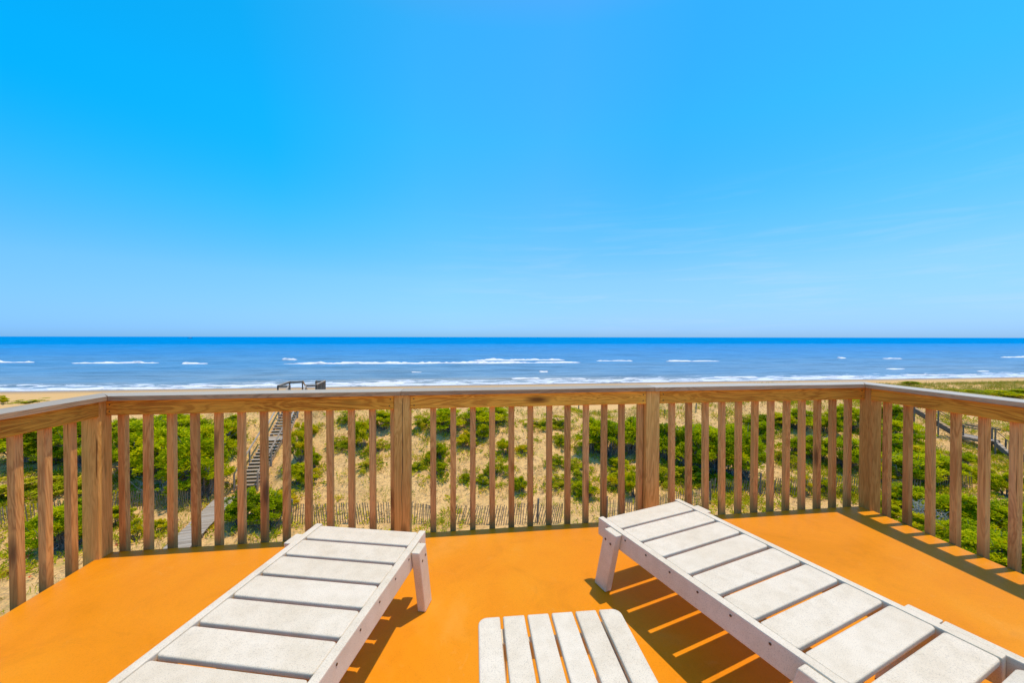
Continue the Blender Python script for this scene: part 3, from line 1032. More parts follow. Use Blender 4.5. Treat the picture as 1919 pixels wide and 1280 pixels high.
# ------------------------------------------------------------------ small slatted table
def make_table():
    t = thing("side_table", "low white slatted side table with rounded corners standing between the two loungers", "table", (0.292, 1.272, 0), R(-1.5))
    P = M['plastic']
    ZT = 0.36
    L, W, p = 0.46, 0.0725, 0.0828
    for k in range(6):
        x = (k - 2.5) * p
        bm = bmesh.new()
        c = 0.030 if k in (0, 5) else 0.004
        pts = []
        def corner(cx, cy, a0, r):
            for i in range(6):
                a = R(a0 + 90 * i / 5)
                pts.append((cx + r * math.cos(a), cy + r * math.sin(a)))
        lo = c if k == 0 else 0.005
        ro = c if k == 5 else 0.005
        x0, x1, y0, y1 = -W / 2, W / 2, -L, 0.0
        corner(x1 - ro, y1 - ro, 0, ro)
        corner(x0 + lo, y1 - lo, 90, lo)
        corner(x0 + lo, y0 + lo, 180, lo)
        corner(x1 - ro, y0 + ro, 270, ro)
        vs = [bm.verts.new((a, b2, 0)) for a, b2 in pts]
        f = bm.faces.new(vs)
        ex = bmesh.ops.extrude_face_region(bm, geom=[f])
        bmesh.ops.translate(bm, vec=(0, 0, 0.022), verts=[v for v in ex['geom'] if isinstance(v, bmesh.types.BMVert)])
        bmesh.ops.recalc_face_normals(bm, faces=bm.faces)
        rim = [e for e in bm.edges if len(e.link_faces) == 2 and abs(e.link_faces[0].normal.z - e.link_faces[1].normal.z) > 0.5]
        bmesh.ops.bevel(bm, geom=rim, offset=0.005, segments=2, affect='EDGES', profile=0.5)
        sl = putl("slat", mesh_from(bm, "table_slat", P), t, Matrix.Translation((x, 0, ZT - 0.022)))
    for y in (-0.075, -0.385):
        putl("apron", board(0.40, 0.022, 0.06, P, 0.003), t, Matrix.Translation((0, y, ZT - 0.0545)))
    for s in (-1, 1):
        putl("apron", board(0.284, 0.022, 0.06, P, 0.003), t, Matrix.Translation((s * 0.178, -0.23, ZT - 0.0545)) @ Matrix.Rotation(R(90), 4, 'Z'))
        for y in (-0.05, -0.41):
            putl("leg", board(0.336, 0.05, 0.022, P, 0.003), t, Matrix.Translation((s * 0.165, y + (0.0 if y > -0.2 else 0), 0.169)) @ UPR)
    return t
make_table()

# ------------------------------------------------------------------ sand fences
LATH = [board(1.22, 0.012, 0.038, M['lath'], 0.0), board(1.15, 0.011, 0.034, M['lath'], 0.0), board(1.27, 0.012, 0.042, M['lath'], 0.0)]
def sand_fence(pts, label, bury=0.12, posts=(), lean_end=0.0, wav=0.10, leanb=0.0):
    pts = [Vector((x, y, 0)) for x, y in pts]
    o0 = pts[0].copy()
    o0.z = ground_z(o0.x, o0.y)
    t = thing("sand_fence", label, "sand fence", o0, 0, "wooden sand fences at the foot of the dune")
    path = []
    for a, b2 in zip(pts, pts[1:]):
        n = max(1, int((b2 - a).length / 0.128))
        for i in range(n):
            path.append(a.lerp(b2, i / n))
    path.append(pts[-1])
    wires = [[], [], []]
    sd = random.random() * 50
    for i, p in enumerate(path):
        d = (path[min(i + 1, len(path) - 1)] - path[max(i - 1, 0)]).normalized()
        nrm = Vector((-d.y, d.x, 0))
        q = p + nrm * (wav * noise.noise((i * 0.11, sd, 0)))
        z = ground_z(q.x, q.y)
        lean = 0.24 * noise.noise((i * 0.085, sd, 4)) + jit(0.03) + leanb
        if lean_end and i > len(path) - 7:
            lean += lean_end * (i - len(path) + 7) / 7
        back = 0.14 * noise.noise((i * 0.06, sd, 9))
        sag = 0.10 * noise.noise((i * 0.07, sd, 17)) - bury
        m = Matrix.Translation((q.x, q.y, z + sag)) @ Matrix.Rotation(math.atan2(d.y, d.x), 4, 'Z') @ Matrix.Rotation(lean, 4, 'Y') @ Matrix.Rotation(back, 4, 'X')
        put("lath", LATH[random.randrange(3)], t, m @ Matrix.Translation((0, 0, 0.61)) @ UPR)
        for w, hz in zip(wires, (0.2, 0.62, 1.02)):
            w.append((m @ Matrix.Translation((0, -0.012, hz))).translation)
    bm = bmesh.new()
    for w in wires:
        tube(bm, w, [0.006] * len(w), 4)
    put("wire", mesh_from(bm, "fence_wire", M['wire']), t)
    for x, y, h in posts:
        z = ground_z(x, y)
        bm = bmesh.new()
        tube(bm, [Vector((0, 0, -0.4)), Vector((0, 0, h * 0.5)), Vector((jit(0.05), 0, h))], [0.06, 0.057, 0.055], 8)
        put("post", mesh_from(bm, "fence_post", M['gray_wood'] if len(posts) % 2 else M['dark_gray_wood']), t, Matrix.Translation((x, y + 0.06, z)))
    return t

def tube(bm, pts, rad, seg=6):
    rings = []
    prev = Vector((0.31, 0.95, 0.11))
    for i, p in enumerate(pts):
        a = Vector(pts[max(i - 1, 0)])
        b2 = Vector(pts[min(i + 1, len(pts) - 1)])
        d = (b2 - a)
        d = d.normalized() if d.length > 1e-6 else Vector((0, 0, 1))
        u = (prev - d * prev.dot(d))
        if u.length < 1e-3:
            u = d.orthogonal()
        u.normalize()
        v = d.cross(u)
        prev = u
        rings.append([bm.verts.new(Vector(p) + (u * math.cos(2 * math.pi * k / seg) + v * math.sin(2 * math.pi * k / seg)) * rad[i]) for k in range(seg)])
    for r0, r1 in zip(rings, rings[1:]):
        for k in range(seg):
            bm.faces.new((r0[k], r0[(k + 1) % seg], r1[(k + 1) % seg], r1[k]))
    bm.faces.new(rings[0][::-1])
    bm.faces.new(rings[-1])

sand_fence([(-28.5, 23.3), (-24.0, 22.9), (-21.2, 24.0)], "gray lath sand fence at far left, behind the bright green juniper", posts=[(-25.6, 23.2, 1.3)])
sand_fence([(-20.2, 24.5), (-17.2, 24.5), (-14.7, 23.75)], "straight gray sand fence ending with leaning laths left of the boardwalk", posts=[(-20.3, 24.5, 1.35)], lean_end=-0.3)
sand_fence([(-9.3, 21.6), (-6.5, 21.35), (-3.8, 21.2), (-1.5, 21.0)], "sand fence with brown laths behind the left lounger, its right end fallen open", posts=[(-9.1, 21.6, 1.3), (-6.0, 21.35, 1.35)], lean_end=-0.35)
sand_fence([(-0.6, 20.8), (2.5, 20.4), (5.2, 20.25)], "crooked leaning sand fence in the middle of the dune foot", posts=[(1.6, 20.5, 1.35), (4.0, 20.35, 1.3)], leanb=0.18, wav=0.25)
sand_fence([(7.6, 19.95), (9.5, 19.9), (12.5, 20.7), (14.7, 21.3)], "sand fence running behind the foot end of the right lounger", posts=[(7.7, 19.95, 1.3), (10.2, 20.1, 1.35), (13.0, 20.9, 1.25), (14.8, 21.35, 1.35)])
sand_fence([(15.3, 22.4), (18.5, 21.9), (22.0, 21.5), (25.0, 21.2), (28.2, 20.6)], "long wavering sand fence on the right among lime green ground plants", posts=[(18.6, 21.95, 1.45), (24.0, 21.3, 1.3)], wav=0.3, leanb=0.08)
sand_fence([(31.0, 21.6), (33.0, 21.0)], "short gray sand fence piece low on the right hillside", posts=[])

# ------------------------------------------------------------------ boardwalk and stairs
bw = thing("boardwalk", "gray plank boardwalk leading to the foot of the left dune stairs", "boardwalk", (-13.0, 20.0, -8.7))
def boardwalk():
    a, b2 = Vector((-12.25, 15.2, -8.42)), Vector((-14.25, 25.2, -8.42))
    d = (b2 - a)
    n = int(d.length / 0.15)
    d.normalize()
    nr = Vector((d.y, -d.x, 0))
    pm = board(1.12, 0.138, 0.038, M['gray_wood'], 0.004)
    for i in range(n):
        c = a + d * (0.15 * i + 0.07)
        put("plank", pm, bw, frame_mat(c + nr * jit(0.012) + Vector((0, 0, jit(0.004))), nr))
    for s in (-0.48, 0.48):
        beam("stringer", bw, a + nr * s - Vector((0, 0, 0.10)), b2 + nr * s - Vector((0, 0, 0.10)), 0.04, 0.15, M['dark_gray_wood'])
    for k in np.arange(1.0, 10, 2.2):
        for s in (-0.52, 0.52):
            c = a + d * k + nr * s
            upright("support", bw, c.x, c.y, -9.1, -8.48, 0.09, 0.09, M['dark_gray_wood'])
boardwalk()

def flight(t, p0, p1, width, steps, tread_mat, frame_mat_, rail_h=0.95, both=True, rail_w=0.05, posts=2):
    """a flight from p0 (bottom centre, at ground) to p1 (top centre)"""
    p0, p1 = Vector(p0), Vector(p1)
    h = Vector((p1.x - p0.x, p1.y - p0.y, 0))
    hd = h.normalized()
    nr = Vector((hd.y, -hd.x, 0))
    tm = board(width, 0.27, 0.042, tread_mat, 0.004)
    for i in range(1, steps + 1):
        c = p0.lerp(p1, i / steps)
        c = c - hd * (h.length / steps) * 0.5
        put("tread", tm, t, frame_mat(c + nr * jit(0.01), nr))
    for s in (-1, 1):
        o = nr * (s * (width / 2 - 0.03))
        beam("stringer", t, p0 + o + Vector((0, 0, -0.16)) + hd * 0.1, p1 + o + Vector((0, 0, -0.16)), 0.04, 0.24, frame_mat_)
        o = nr * (s * (width / 2 + 0.06))
        up = Vector((0, 0, rail_h))
        beam("handrail", t, p0 + o + up, p1 + o + up, 0.11, 0.045, frame_mat_)
        for k in range(posts + 1):
            q = p0.lerp(p1, k / posts) + o
            upright("post", t, q.x, q.y, min(q.z - 0.35, ground_z(q.x, q.y) + 0.0) - 0.2, q.z + rail_h - 0.024, 0.085, 0.085, frame_mat_)
    return hd, nr

st = thing("dune_stairs", "long gray wooden stairs climbing the left dune to a railed platform", "stairs", (-14.4, 25.3, -8.6))
def left_stairs():
    A, B, C, D_ = SA, SB, SC_, SD
    w = 1.30
    flight(st, A, B, w, 14, M['gray_wood'], M['gray_wood'])
    # landing between the two flights
    hd = Vector((C.x - B.x, C.y - B.y, 0)).normalized()
    nr = Vector((hd.y, -hd.x, 0))
    L = (C - B).length
    n = max(4, int(L / 0.15))
    pm = board(w, L / n - 0.01, 0.04, M['gray_wood'], 0.004)
    for i in range(n):
        put("plank", pm, st, frame_mat(B + hd * (L * (i + 0.5) / n), nr))
    flight(st, C, D_, w, 15, M['gray_wood'], M['gray_wood'])
    # platform at the top, with rails, slatted backs and an opening towards the sea
    z = D_.z + 0.02
    cx = D_ + hd * 1.9
    U, V = nr, hd
    px0, px1 = -1.6, 1.6
    pl = board(3.2, 0.145, 0.04, M['gray_wood'], 0.004)
    for i in range(22):
        c = D_ + V * (0.1 + 0.155 * i) + U * ((px0 + px1) / 2)
        put("plank", pl, st, frame_mat(Vector((c.x, c.y, z)), U))
    def P(u, v, dz):
        q = D_ + U * u + V * v
        return Vector((q.x, q.y, z + dz))
    dm = M['dark_gray_wood']
    def prail(u0, v0, u1, v1, h=1.0, slats=0):
        beam("handrail", st, P(u0, v0, h), P(u1, v1, h), 0.14, 0.045, M['gray_wood'])
        beam("rail", st, P(u0, v0, h - 0.12), P(u1, v1, h - 0.12), 0.04, 0.14, dm)
        for (u, v) in ((u0, v0), (u1, v1)):
            q = P(u, v, 0)
            upright("post", st, q.x, q.y, ground_z(q.x, q.y) - 0.3, z + h - 0.03, 0.1, 0.1, dm)
        for k in range(slats):
            t = (k + 0.5) / slats
            q = P(u0 + (u1 - u0) * t, v0 + (v1 - v0) * t, 0)
            upright("slat", st, q.x, q.y, z + 0.1, z + h - 0.05, 0.09, 0.03, dm)
    prail(-1.6, 0.1, -0.62, 0.1)
    prail(-1.6, 0.1, -1.6, 3.4)
    prail(-1.6, 3.4, -0.45, 3.4)
    prail(0.68, 0.1, 1.6, 0.1)
    prail(1.6, 0.1, 1.6, 3.4, 1.0, 9)
    prail(0.75, 3.4, 1.6, 3.4)
    beam("handrail", st, P(-0.45, 3.5, 1.0), P(-0.45, 5.2, -0.2), 0.09, 0.09, M['tan_wood'])
    beam("handrail", st, P(0.75, 3.5, 1.0), P(0.75, 5.2, -0.2), 0.09, 0.09, M['tan_wood'])
left_stairs()

rs = thing("dune_stairs", "gray stairs with sunlit tan treads descending the right hillside", "stairs", (31, 21, -6), 0)
def right_stairs():
    top, mid0, mid1, bot = RT, RM0, RM1, RB
    flight(rs, mid0, top, 1.2, 10, M['tan_wood'], M['dark_gray_wood'], 1.0)  # tan upper treads carry the orange sunlight in their colour; lower ones stay gray
    flight(rs, bot, mid1, 1.2, 8, M['gray_wood'], M['dark_gray_wood'], 1.0)
    hd = Vector((mid0.x - mid1.x, mid0.y - mid1.y, 0)).normalized()
    nr = Vector((hd.y, -hd.x, 0))
    L = (mid0 - mid1).length
    n = int(L / 0.15)
    pm = board(1.3, L / n - 0.01, 0.04, M['gray_wood'], 0.004)
    for i in range(n):
        put("plank", pm, rs, frame_mat(mid1 + hd * (L * (i + 0.5) / n), nr))
    for s in (-0.68, 0.68):
        o = nr * s
        beam("stringer", rs, mid1 + o + Vector((0, 0, -0.13)), mid0 + o + Vector((0, 0, -0.13)), 0.04, 0.2, M['dark_gray_wood'])
        beam("handrail", rs, mid1 + o + Vector((0, 0, 1.0)), mid0 + o + Vector((0, 0, 1.0)), 0.14, 0.045, M['dark_gray_wood'])
        beam("rail", rs, mid1 + o + Vector((0, 0, 0.86)), mid0 + o + Vector((0, 0, 0.86)), 0.04, 0.1, M['dark_gray_wood'])
right_stairs()

# ------------------------------------------------------------------ foliage
def leaf_mesh(name, P, D, tint, length, width, n_leaf, spread, mat, rise=1.0, roll=1.0):
    """sprigs: at each point P with outward direction D, n_leaf narrow quads fanned out"""
    n = len(P)
    P = np.repeat(P, n_leaf, 0)
    D = np.repeat(D, n_leaf, 0)
    T = np.repeat(tint, n_leaf, 0)
    Rn = RNG.normal(size=P.shape) * spread
    A = D + Rn
    A[:, 2] = A[:, 2] * rise
    A /= np.linalg.norm(A, axis=1)[:, None] + 1e-9
    B = np.cross(A, RNG.normal(size=P.shape) * roll + np.array([0, 0, 1.0 - min(roll, 1.0)]))
    B /= np.linalg.norm(B, axis=1)[:, None] + 1e-9
    ln = length * RNG.uniform(0.6, 1.25, size=(len(P), 1))
    wd = width * RNG.uniform(0.7, 1.2, size=(len(P), 1))
    base = P + RNG.normal(size=P.shape) * length * 0.25
    v0 = base
    v1 = base + A * ln * 0.5 + B * wd * 0.5
    v2 = base + A * ln
    v3 = base + A * ln * 0.5 - B * wd * 0.5
    verts = np.stack([v0, v1, v2, v3], 1).reshape(-1, 3)
    m = len(P)
    me = bpy.data.meshes.new(name)
    me.vertices.add(4 * m)
    me.vertices.foreach_set('co', verts.astype(np.float32).ravel())
    me.loops.add(4 * m)
    me.loops.foreach_set('vertex_index', np.arange(4 * m, dtype=np.int32))
    me.polygons.add(m)
    me.polygons.foreach_set('loop_start', np.arange(0, 4 * m, 4, dtype=np.int32))
    at = me.attributes.new("tint", 'FLOAT', 'POINT')
    tt = np.clip(np.repeat(T + RNG.normal(size=m) * 0.10, 4), 0, 1)
    at.data.foreach_set('value', tt.astype(np.float32))
    me.materials.append(mat)
    me.update(calc_edges=True)
    me.validate()
    return me

def shrub_proto(kind, seed):
    """unit shrub, about 1 wide and 1 tall; returns crown and branch meshes"""
    rng = np.random.default_rng(seed)
    pts, dirs, tint = [], [], []
    bm = bmesh.new()
    if kind == 'juniper':
        nc, ns, pr = 40, 44, (0.07, 0.17)
    elif kind == 'bay':
        nc, ns, pr = 34, 36, (0.06, 0.16)
    else:
        nc, ns, pr = 30, 26, (0.06, 0.15)
    lean = rng.normal(size=2) * 0.08
    for i in range(nc):
        a = rng.uniform(0, 2 * math.pi)
        el = math.acos(rng.uniform(0.0 if kind != 'juniper' else -0.05, 1.0))
        rr = rng.uniform(0.55, 1.0) ** 0.6
        c = np.array([0.40 * rr * math.sin(el) * math.cos(a), 0.40 * rr * math.sin(el) * math.sin(a), (0.28 if kind == 'juniper' else 0.20) + (0.56 if kind == 'juniper' else 0.6) * rr * max(0.0, math.cos(el))])
        c[:2] += lean * c[2]
        c[:2] *= rng.uniform(0.75, 1.28)
        c += rng.normal(size=3) * np.array([0.05, 0.05, 0.04])
        if kind == 'low':
            c[:2] = rng.normal(size=2) * 0.26
            c[2] = abs(rng.normal()) * 0.35 + 0.05
        if kind == 'bay' and rng.random() < 0.3:
            c[2] *= 1.15
        r = rng.uniform(*pr)
        flat = 0.5 if kind == 'juniper' else 0.8
        ct = rng.uniform(0.2, 0.8)
        for _ in range(ns):
            d = rng.normal(size=3)
            d /= np.linalg.norm(d)
            if d[2] < -0.35:
                d[2] *= -0.5
            p = c + d * np.array([r, r, r * flat]) * rng.uniform(0.55, 1.2)
            if p[2] < 0.01:
                p[2] = rng.uniform(0.01, 0.1)
            pts.append(p)
            dd = d * 0.8 + np.array([0, 0, 0.55 if kind != 'juniper' else 0.35])
            dirs.append(dd)
            tint.append(ct + 0.20 * d[2] * rng.uniform(0.3, 1) + rng.normal() * 0.09)  # clump tops tinted lighter than undersides, sunlit tips put into the leaf colour
        if i % 3 == 0:
            st_ = np.array([rng.normal() * 0.04, rng.normal() * 0.04, -0.08])
            midp = (st_ * 0.45 + c * 0.55) + rng.normal(size=3) * 0.05
            tube(bm, [Vector(st_), Vector(midp), Vector(c)], [0.022, 0.014, 0.005], 5)
            for _ in range(4):
                e = c + rng.normal(size=3) * 0.11
                m2 = midp + (c - midp) * rng.uniform(0.1, 0.7)
                tube(bm, [Vector(m2), Vector(m2 * 0.5 + e * 0.5 + rng.normal(size=3) * 0.02), Vector(e)], [0.008, 0.006, 0.002], 4)
    if kind == 'juniper':                       # bare grey twigs low down and inside
        for _ in range(46):
            a = rng.uniform(0, 2 * math.pi)
            s_ = np.array([math.cos(a) * rng.uniform(0.02, 0.2), math.sin(a) * rng.uniform(0.02, 0.2), rng.uniform(0.05, 0.3)])
            e = s_ + np.array([math.cos(a) * 0.22, math.sin(a) * 0.22, rng.uniform(-0.12, 0.16)])
            tube(bm, [Vector(s_), Vector((s_ + e) / 2 + rng.normal(size=3) * 0.03), Vector(e)], [0.008, 0.006, 0.002], 4)
    P_, D_, T_ = np.array(pts), np.array(dirs), np.array(tint)
    if kind == 'juniper':
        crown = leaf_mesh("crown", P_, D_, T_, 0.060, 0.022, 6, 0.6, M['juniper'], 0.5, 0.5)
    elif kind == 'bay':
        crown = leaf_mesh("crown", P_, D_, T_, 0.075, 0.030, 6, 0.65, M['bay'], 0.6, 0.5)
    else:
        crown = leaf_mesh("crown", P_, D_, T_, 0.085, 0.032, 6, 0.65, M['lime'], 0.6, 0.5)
    return crown, mesh_from(bm, "branches", M['bark'])

PROTO = {'juniper': [shrub_proto('juniper', 10 + i) for i in range(5)],
         'bay': [shrub_proto('bay', 30 + i) for i in range(4)],
         'low': [shrub_proto('low', 50 + i) for i in range(4)]}

# (pixel x of the middle, pixel y of the foot, width and height in pixels, kind)
J, B_, L_ = 'juniper', 'bay', 'low'
SHRUBS = [
    (55, 868, 130, 92, J), (112, 866, 110, 88, J), (165, 872, 100, 100, J), (20, 835, 60, 45, J), (28, 928, 120, 34, L_), (92, 920, 80, 28, L_), (160, 915, 90, 34, L_),
    (118, 1030, 110, 96, J), (158, 1000, 90, 80, J), (70, 1000, 60, 40, B_), (222, 985, 60, 45, B_), (252, 1012, 36, 52, B_), (300, 1000, 40, 34, B_), (20, 1075, 40, 18, L_),
    (262, 890, 110, 112, J), (322, 905, 130, 120, J), (378, 930, 110, 130, J), (300, 838, 130, 70, J), (395, 862, 120, 90, B_), (345, 830, 120, 62, J), (236, 838, 80, 62, J), (428, 826, 60, 48, B_), (404, 892, 50, 74, B_), (436, 800, 46, 30, B_),
    (452, 985, 90, 72, J), (502, 990, 84, 74, J), (525, 955, 60, 46, B_), (562, 868, 50, 86, B_), (556, 908, 60, 52, B_), (588, 880, 30, 44, B_), (578, 815, 40, 30, B_), (575, 905, 50, 40, B_),
    (655, 838, 30, 22, L_), (676, 838, 40, 66, B_), (718, 805, 62, 42, B_), (640, 835, 40, 20, L_), (708, 845, 46, 26, L_), (690, 875, 40, 22, L_), (650, 790, 34, 20, L_),
    (826, 862, 38, 40, B_), (822, 888, 34, 30, B_), (806, 868, 26, 30, B_), (842, 808, 70, 50, J), (790, 800, 44, 28, L_), (900, 800, 70, 44, J), (935, 792, 46, 34, J), (872, 838, 44, 34, B_), (904, 824, 36, 40, B_), (780, 880, 30, 20, L_),
    (945, 852, 40, 40, B_), (980, 850, 24, 22, B_), (930, 890, 50, 42, L_), (874, 902, 20, 20, B_), (904, 908, 36, 20, L_), (976, 922, 36, 38, B_), (1010, 800, 50, 20, L_), (1048, 800, 46, 26, L_),
    (1042, 872, 34, 30, L_), (1052, 832, 40, 26, L_), (1050, 912, 44, 26, L_), (1100, 932, 50, 40, B_), (1080, 880, 40, 24, L_), (1085, 905, 44, 30, L_),
    (1108, 848, 66, 70, J), (1142, 856, 74, 76, J), (1182, 850, 78, 74, J), (1160, 880, 50, 28, B_), (1160, 915, 60, 44, B_), (1188, 932, 46, 66, B_), (1140, 820, 60, 36, J),
    (1250, 862, 80, 78, J), (1296, 882, 96, 92, J), (1345, 890, 110, 98, J), (1392, 902, 84, 112, J), (1418, 852, 62, 70, J), (1270, 896, 70, 32, L_), (1330, 905, 70, 30, L_), (1362, 912, 60, 36, B_), (1230, 905, 50, 34, L_), (1300, 828, 80, 40, J), (1370, 826, 60, 36, J), (1420, 800, 50, 26, J),
    (1462, 798, 46, 32, B_), (1500, 806, 66, 46, J), (1548, 812, 60, 44, B_), (1590, 806, 60, 52, J), (1492, 856, 54, 44, J), (1530, 862, 60, 52, J), (1578, 876, 80, 70, J), (1470, 868, 40, 30, L_), (1506, 926, 40, 40, B_), (1544, 930, 34, 44, B_), (1475, 920, 40, 22, L_), (1590, 930, 40, 26, L_), (1440, 915, 40, 22, L_),
    (1655, 812, 80, 62, J), (1690, 838, 84, 60, J), (1668, 860, 90, 56, J), (1720, 872, 84, 50, B_), (1700, 902, 110, 64, J), (1766, 905, 90, 60, J), (1650, 905, 60, 40, B_), (1800, 880, 50, 40, J), (1850, 905, 50, 36, B_), (1884, 930, 56, 56, B_), (1890, 790, 50, 24, L_), (1912, 915, 40, 30, B_),
    (1662, 975, 60, 46, B_), (1712, 962, 84, 56, J), (1776, 985, 100, 66, J), (1726, 1010, 80, 56, B_), (1800, 1035, 100, 66, J), (1850, 1000, 110, 76, J), (1900, 1010, 110, 84, J), (1862, 1075, 120, 90, J), (1925, 1090, 120, 100, J), (1690, 948, 56, 34, L_), (1640, 938, 40, 26, L_),
    (1836, 739, 50, 9, J), (1880, 742, 60, 12, J), (1704, 720, 30, 7, J), (1926, 741, 60, 13, J), (1790, 733, 40, 6, B_), (4, 757, 24, 18, B_), (50, 756, 44, 8, L_)]

VERT.sort()
def where(px):
    """words that place a pixel column by the railing uprights"""
    idx = [v for v in VERT if v[0] <= px]
    names = {1: "left corner", 2: "second", 3: "third", 4: "right corner"}
    n = 0
    for v in reversed(idx):
        if v[1]:
            return f"{ORD[min(n + 1, 16)]} gap right of {names[v[1]]} post"
        n += 1
    n = 0
    for v in [v for v in VERT if v[0] > px]:
        if v[1]:
            return f"{ORD[min(n + 1, 16)]} gap left of {names[v[1]]} post"
        n += 1
    return "edge"

ADJ = {'juniper': "dark juniper shrub", 'bay': "leafy green shrub", 'low': "low lime shrub"}
GRP = {'juniper': "wind-pruned junipers on the dune", 'bay': "leafy shrubs on the dune", 'low': "low lime green plants on the dune"}
shrub_rec = []
for (px, py, w, h, kind) in SHRUBS:
    p = hit(px, py)
    d = (p - EYE).dot(CAMROT.to_3x3() @ Vector((0, 0, -1)))
    shrub_rec.append([px, py, w, h, kind, p, d])
labels = []
for r_ in shrub_rec:
    px, py, w, h, kind, p, d = r_
    foot = lerp_tab(FOOT, p.x)
    t = (p.y - foot) / 12.0
    if py < 760:
        pos = "on the crest"
    elif t > 0.72:
        pos = "high on the dune"
    elif t > 0.28:
        pos = "midway up the dune"
    elif t > -0.03:
        pos = "at the dune foot"
    else:
        pos = "in front of the dune"
    labels.append([ADJ[kind], pos, where(px)])
from collections import defaultdict
byl = defaultdict(list)
for i, l in enumerate(labels):
    byl[tuple(l)].append(i)
final = [None] * len(labels)
for key, ids in byl.items():
    ids.sort(key=lambda i: shrub_rec[i][1])
    words = [""] if len(ids) == 1 else (["upper ", "lower "] if len(ids) == 2 else ["upper ", "middle ", "lower ", "lowest "])
    for w_, i in zip(words, ids):
        final[i] = f"{w_}{key[0]} {key[1]}, {key[2]}" if "edge" not in key[2] else f"{w_}{key[0]} {key[1]} at the left edge"
for i, (px, py, w, h, kind, p, d) in enumerate(shrub_rec):
    W, H = w * d / FPX, h * d / FPX
    crown, br = random.choice(PROTO[kind])
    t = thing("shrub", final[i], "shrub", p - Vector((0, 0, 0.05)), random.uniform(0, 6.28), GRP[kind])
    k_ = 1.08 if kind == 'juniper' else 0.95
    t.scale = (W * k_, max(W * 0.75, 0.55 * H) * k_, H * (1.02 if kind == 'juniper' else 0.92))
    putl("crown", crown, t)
    putl("branches", br, t)

# dead grey shrubs
def dead_shrub(px, py, wpx, hpx, label, seed):
    p = hit(px, py)
    d = (p - EYE).dot(CAMROT.to_3x3() @ Vector((0, 0, -1)))
    rng = np.random.default_rng(seed)
    bm = bmesh.new()
    W, H = wpx * d / FPX, hpx * d / FPX
    for i in range(26):
        a = rng.uniform(0, 6.28)
        e = Vector((math.cos(a) * W * 0.5 * rng.uniform(0.3, 1), math.sin(a) * W * 0.4 * rng.uniform(0.3, 1), H * rng.uniform(0.35, 1)))
        m1 = e * 0.5 + Vector(rng.normal(size=3) * 0.12)
        tube(bm, [Vector((0, 0, -0.1)), m1, e], [0.03, 0.018, 0.005], 5)
        for _ in range(7):
            f = rng.uniform(0.3, 1)
            s_ = m1.lerp(e, f)
            q = s_ + Vector(rng.normal(size=3)) * 0.22 + Vector((0, 0, 0.08))
            tube(bm, [s_, (s_ + q) / 2 + Vector(rng.normal(size=3)) * 0.03, q], [0.009, 0.007, 0.003], 4)
    o = put("dead_shrub", mesh_from(bm, "dead_shrub", M['dead']), None, Matrix.Translation(p))
    o['label'], o['category'], o['group'] = label, "dead shrub", "bare dead shrubs"
dead_shrub(1738, 1000, 70, 66, "bare silvery dead shrub below the right railing, beside bright green junipers", 1)
dead_shrub(1690, 905, 90, 55, "dark gray bare branches beneath the junipers right of the right corner post", 2)
dead_shrub(1340, 892, 110, 55, "tangle of bare gray branches under the wide juniper right of third post", 3)
dead_shrub(300, 930, 120, 50, "bare gray branches under the big juniper right of left corner post", 4)

# low weeds, dry litter and grass that nobody could count
def scatter(n, xr, yr, keep, zoff=0.0):
    out = []
    while len(out) < n:
        x, y = random.uniform(*xr), random.uniform(*yr)
        if random.random() < keep(x, y):
            out.append((x, y, ground_z(x, y) + zoff))
    return np.array(out)

def dens(x, y):
    v = noise.noise((x * 0.22, y * 0.22, 11.0)) + 0.6 * noise.noise((x * 0.7, y * 0.7, 2.0))
    side = 0.35 + 0.65 * max(sstep(10, 18, x), 1 - sstep(-26, -14, x))
    f_ = y - lerp_tab(FOOT, x)
    band = 0.55 * (1 - sstep(1.0, 4.5, abs(f_ - 0.5))) * max(sstep(13, 17, x), 1 - sstep(-24, -18, x))
    return max(0.0, min(1.0, 0.12 + 1.2 * v + band)) * side

def stuff_obj(name, me, label):
    o = put(name, me)
    o['kind'] = 'stuff'
    o['label'] = label
    return o

P_ = scatter(7000, (-42, 60), (15, 40), dens)
halo = []
for (px, py, w, h, kind, p, d) in shrub_rec:
    rw = w * d / FPX * 0.5
    for _ in range(int(10 + 9 * rw)):
        a_ = random.uniform(0, 6.283)
        q_ = rw * random.uniform(0.7, 1.55)
        x_, y_ = p.x + q_ * math.cos(a_), p.y + q_ * math.sin(a_) * 0.8
        halo.append((x_, y_, ground_z(x_, y_)))
P_ = np.vstack([P_, np.array(halo)])
Q = np.repeat(P_, 5, 0) + np.column_stack([RNG.normal(size=(len(P_) * 5, 2)) * 0.13, np.abs(RNG.normal(size=len(P_) * 5)) * 0.07])
D_ = np.tile([0, 0, 0.7], (len(Q), 1)) + RNG.normal(size=(len(Q), 3)) * 0.3
stuff_obj("ground_cover", leaf_mesh("ground_cover", Q, D_, np.repeat(RNG.uniform(0.1, 1.0, len(P_)), 5), 0.22, 0.06, 4, 0.5, M['lime'], 0.6, 0.5), "patchy low lime green weeds on the sandy dune")
PG = scatter(3400, (-42, 60), (15, 40), lambda x, y: max(0.04, min(1, 0.10 + 1.1 * noise.noise((x * 0.3, y * 0.3, 21.0)))))
QG = np.repeat(PG, 3, 0) + np.column_stack([RNG.normal(size=(len(PG) * 3, 2)) * 0.07, np.zeros(len(PG) * 3)])
DG = np.tile([0.1, 0, 1.0], (len(QG), 1)) + RNG.normal(size=(len(QG), 3)) * 0.3
stuff_obj("dune_grass", leaf_mesh("dune_grass", QG, DG, np.repeat(RNG.uniform(0.1, 1, len(PG)), 3), 0.36, 0.03, 3, 0.3, M['lime']), "scruffy yellow green grass tufts on the dune slope")
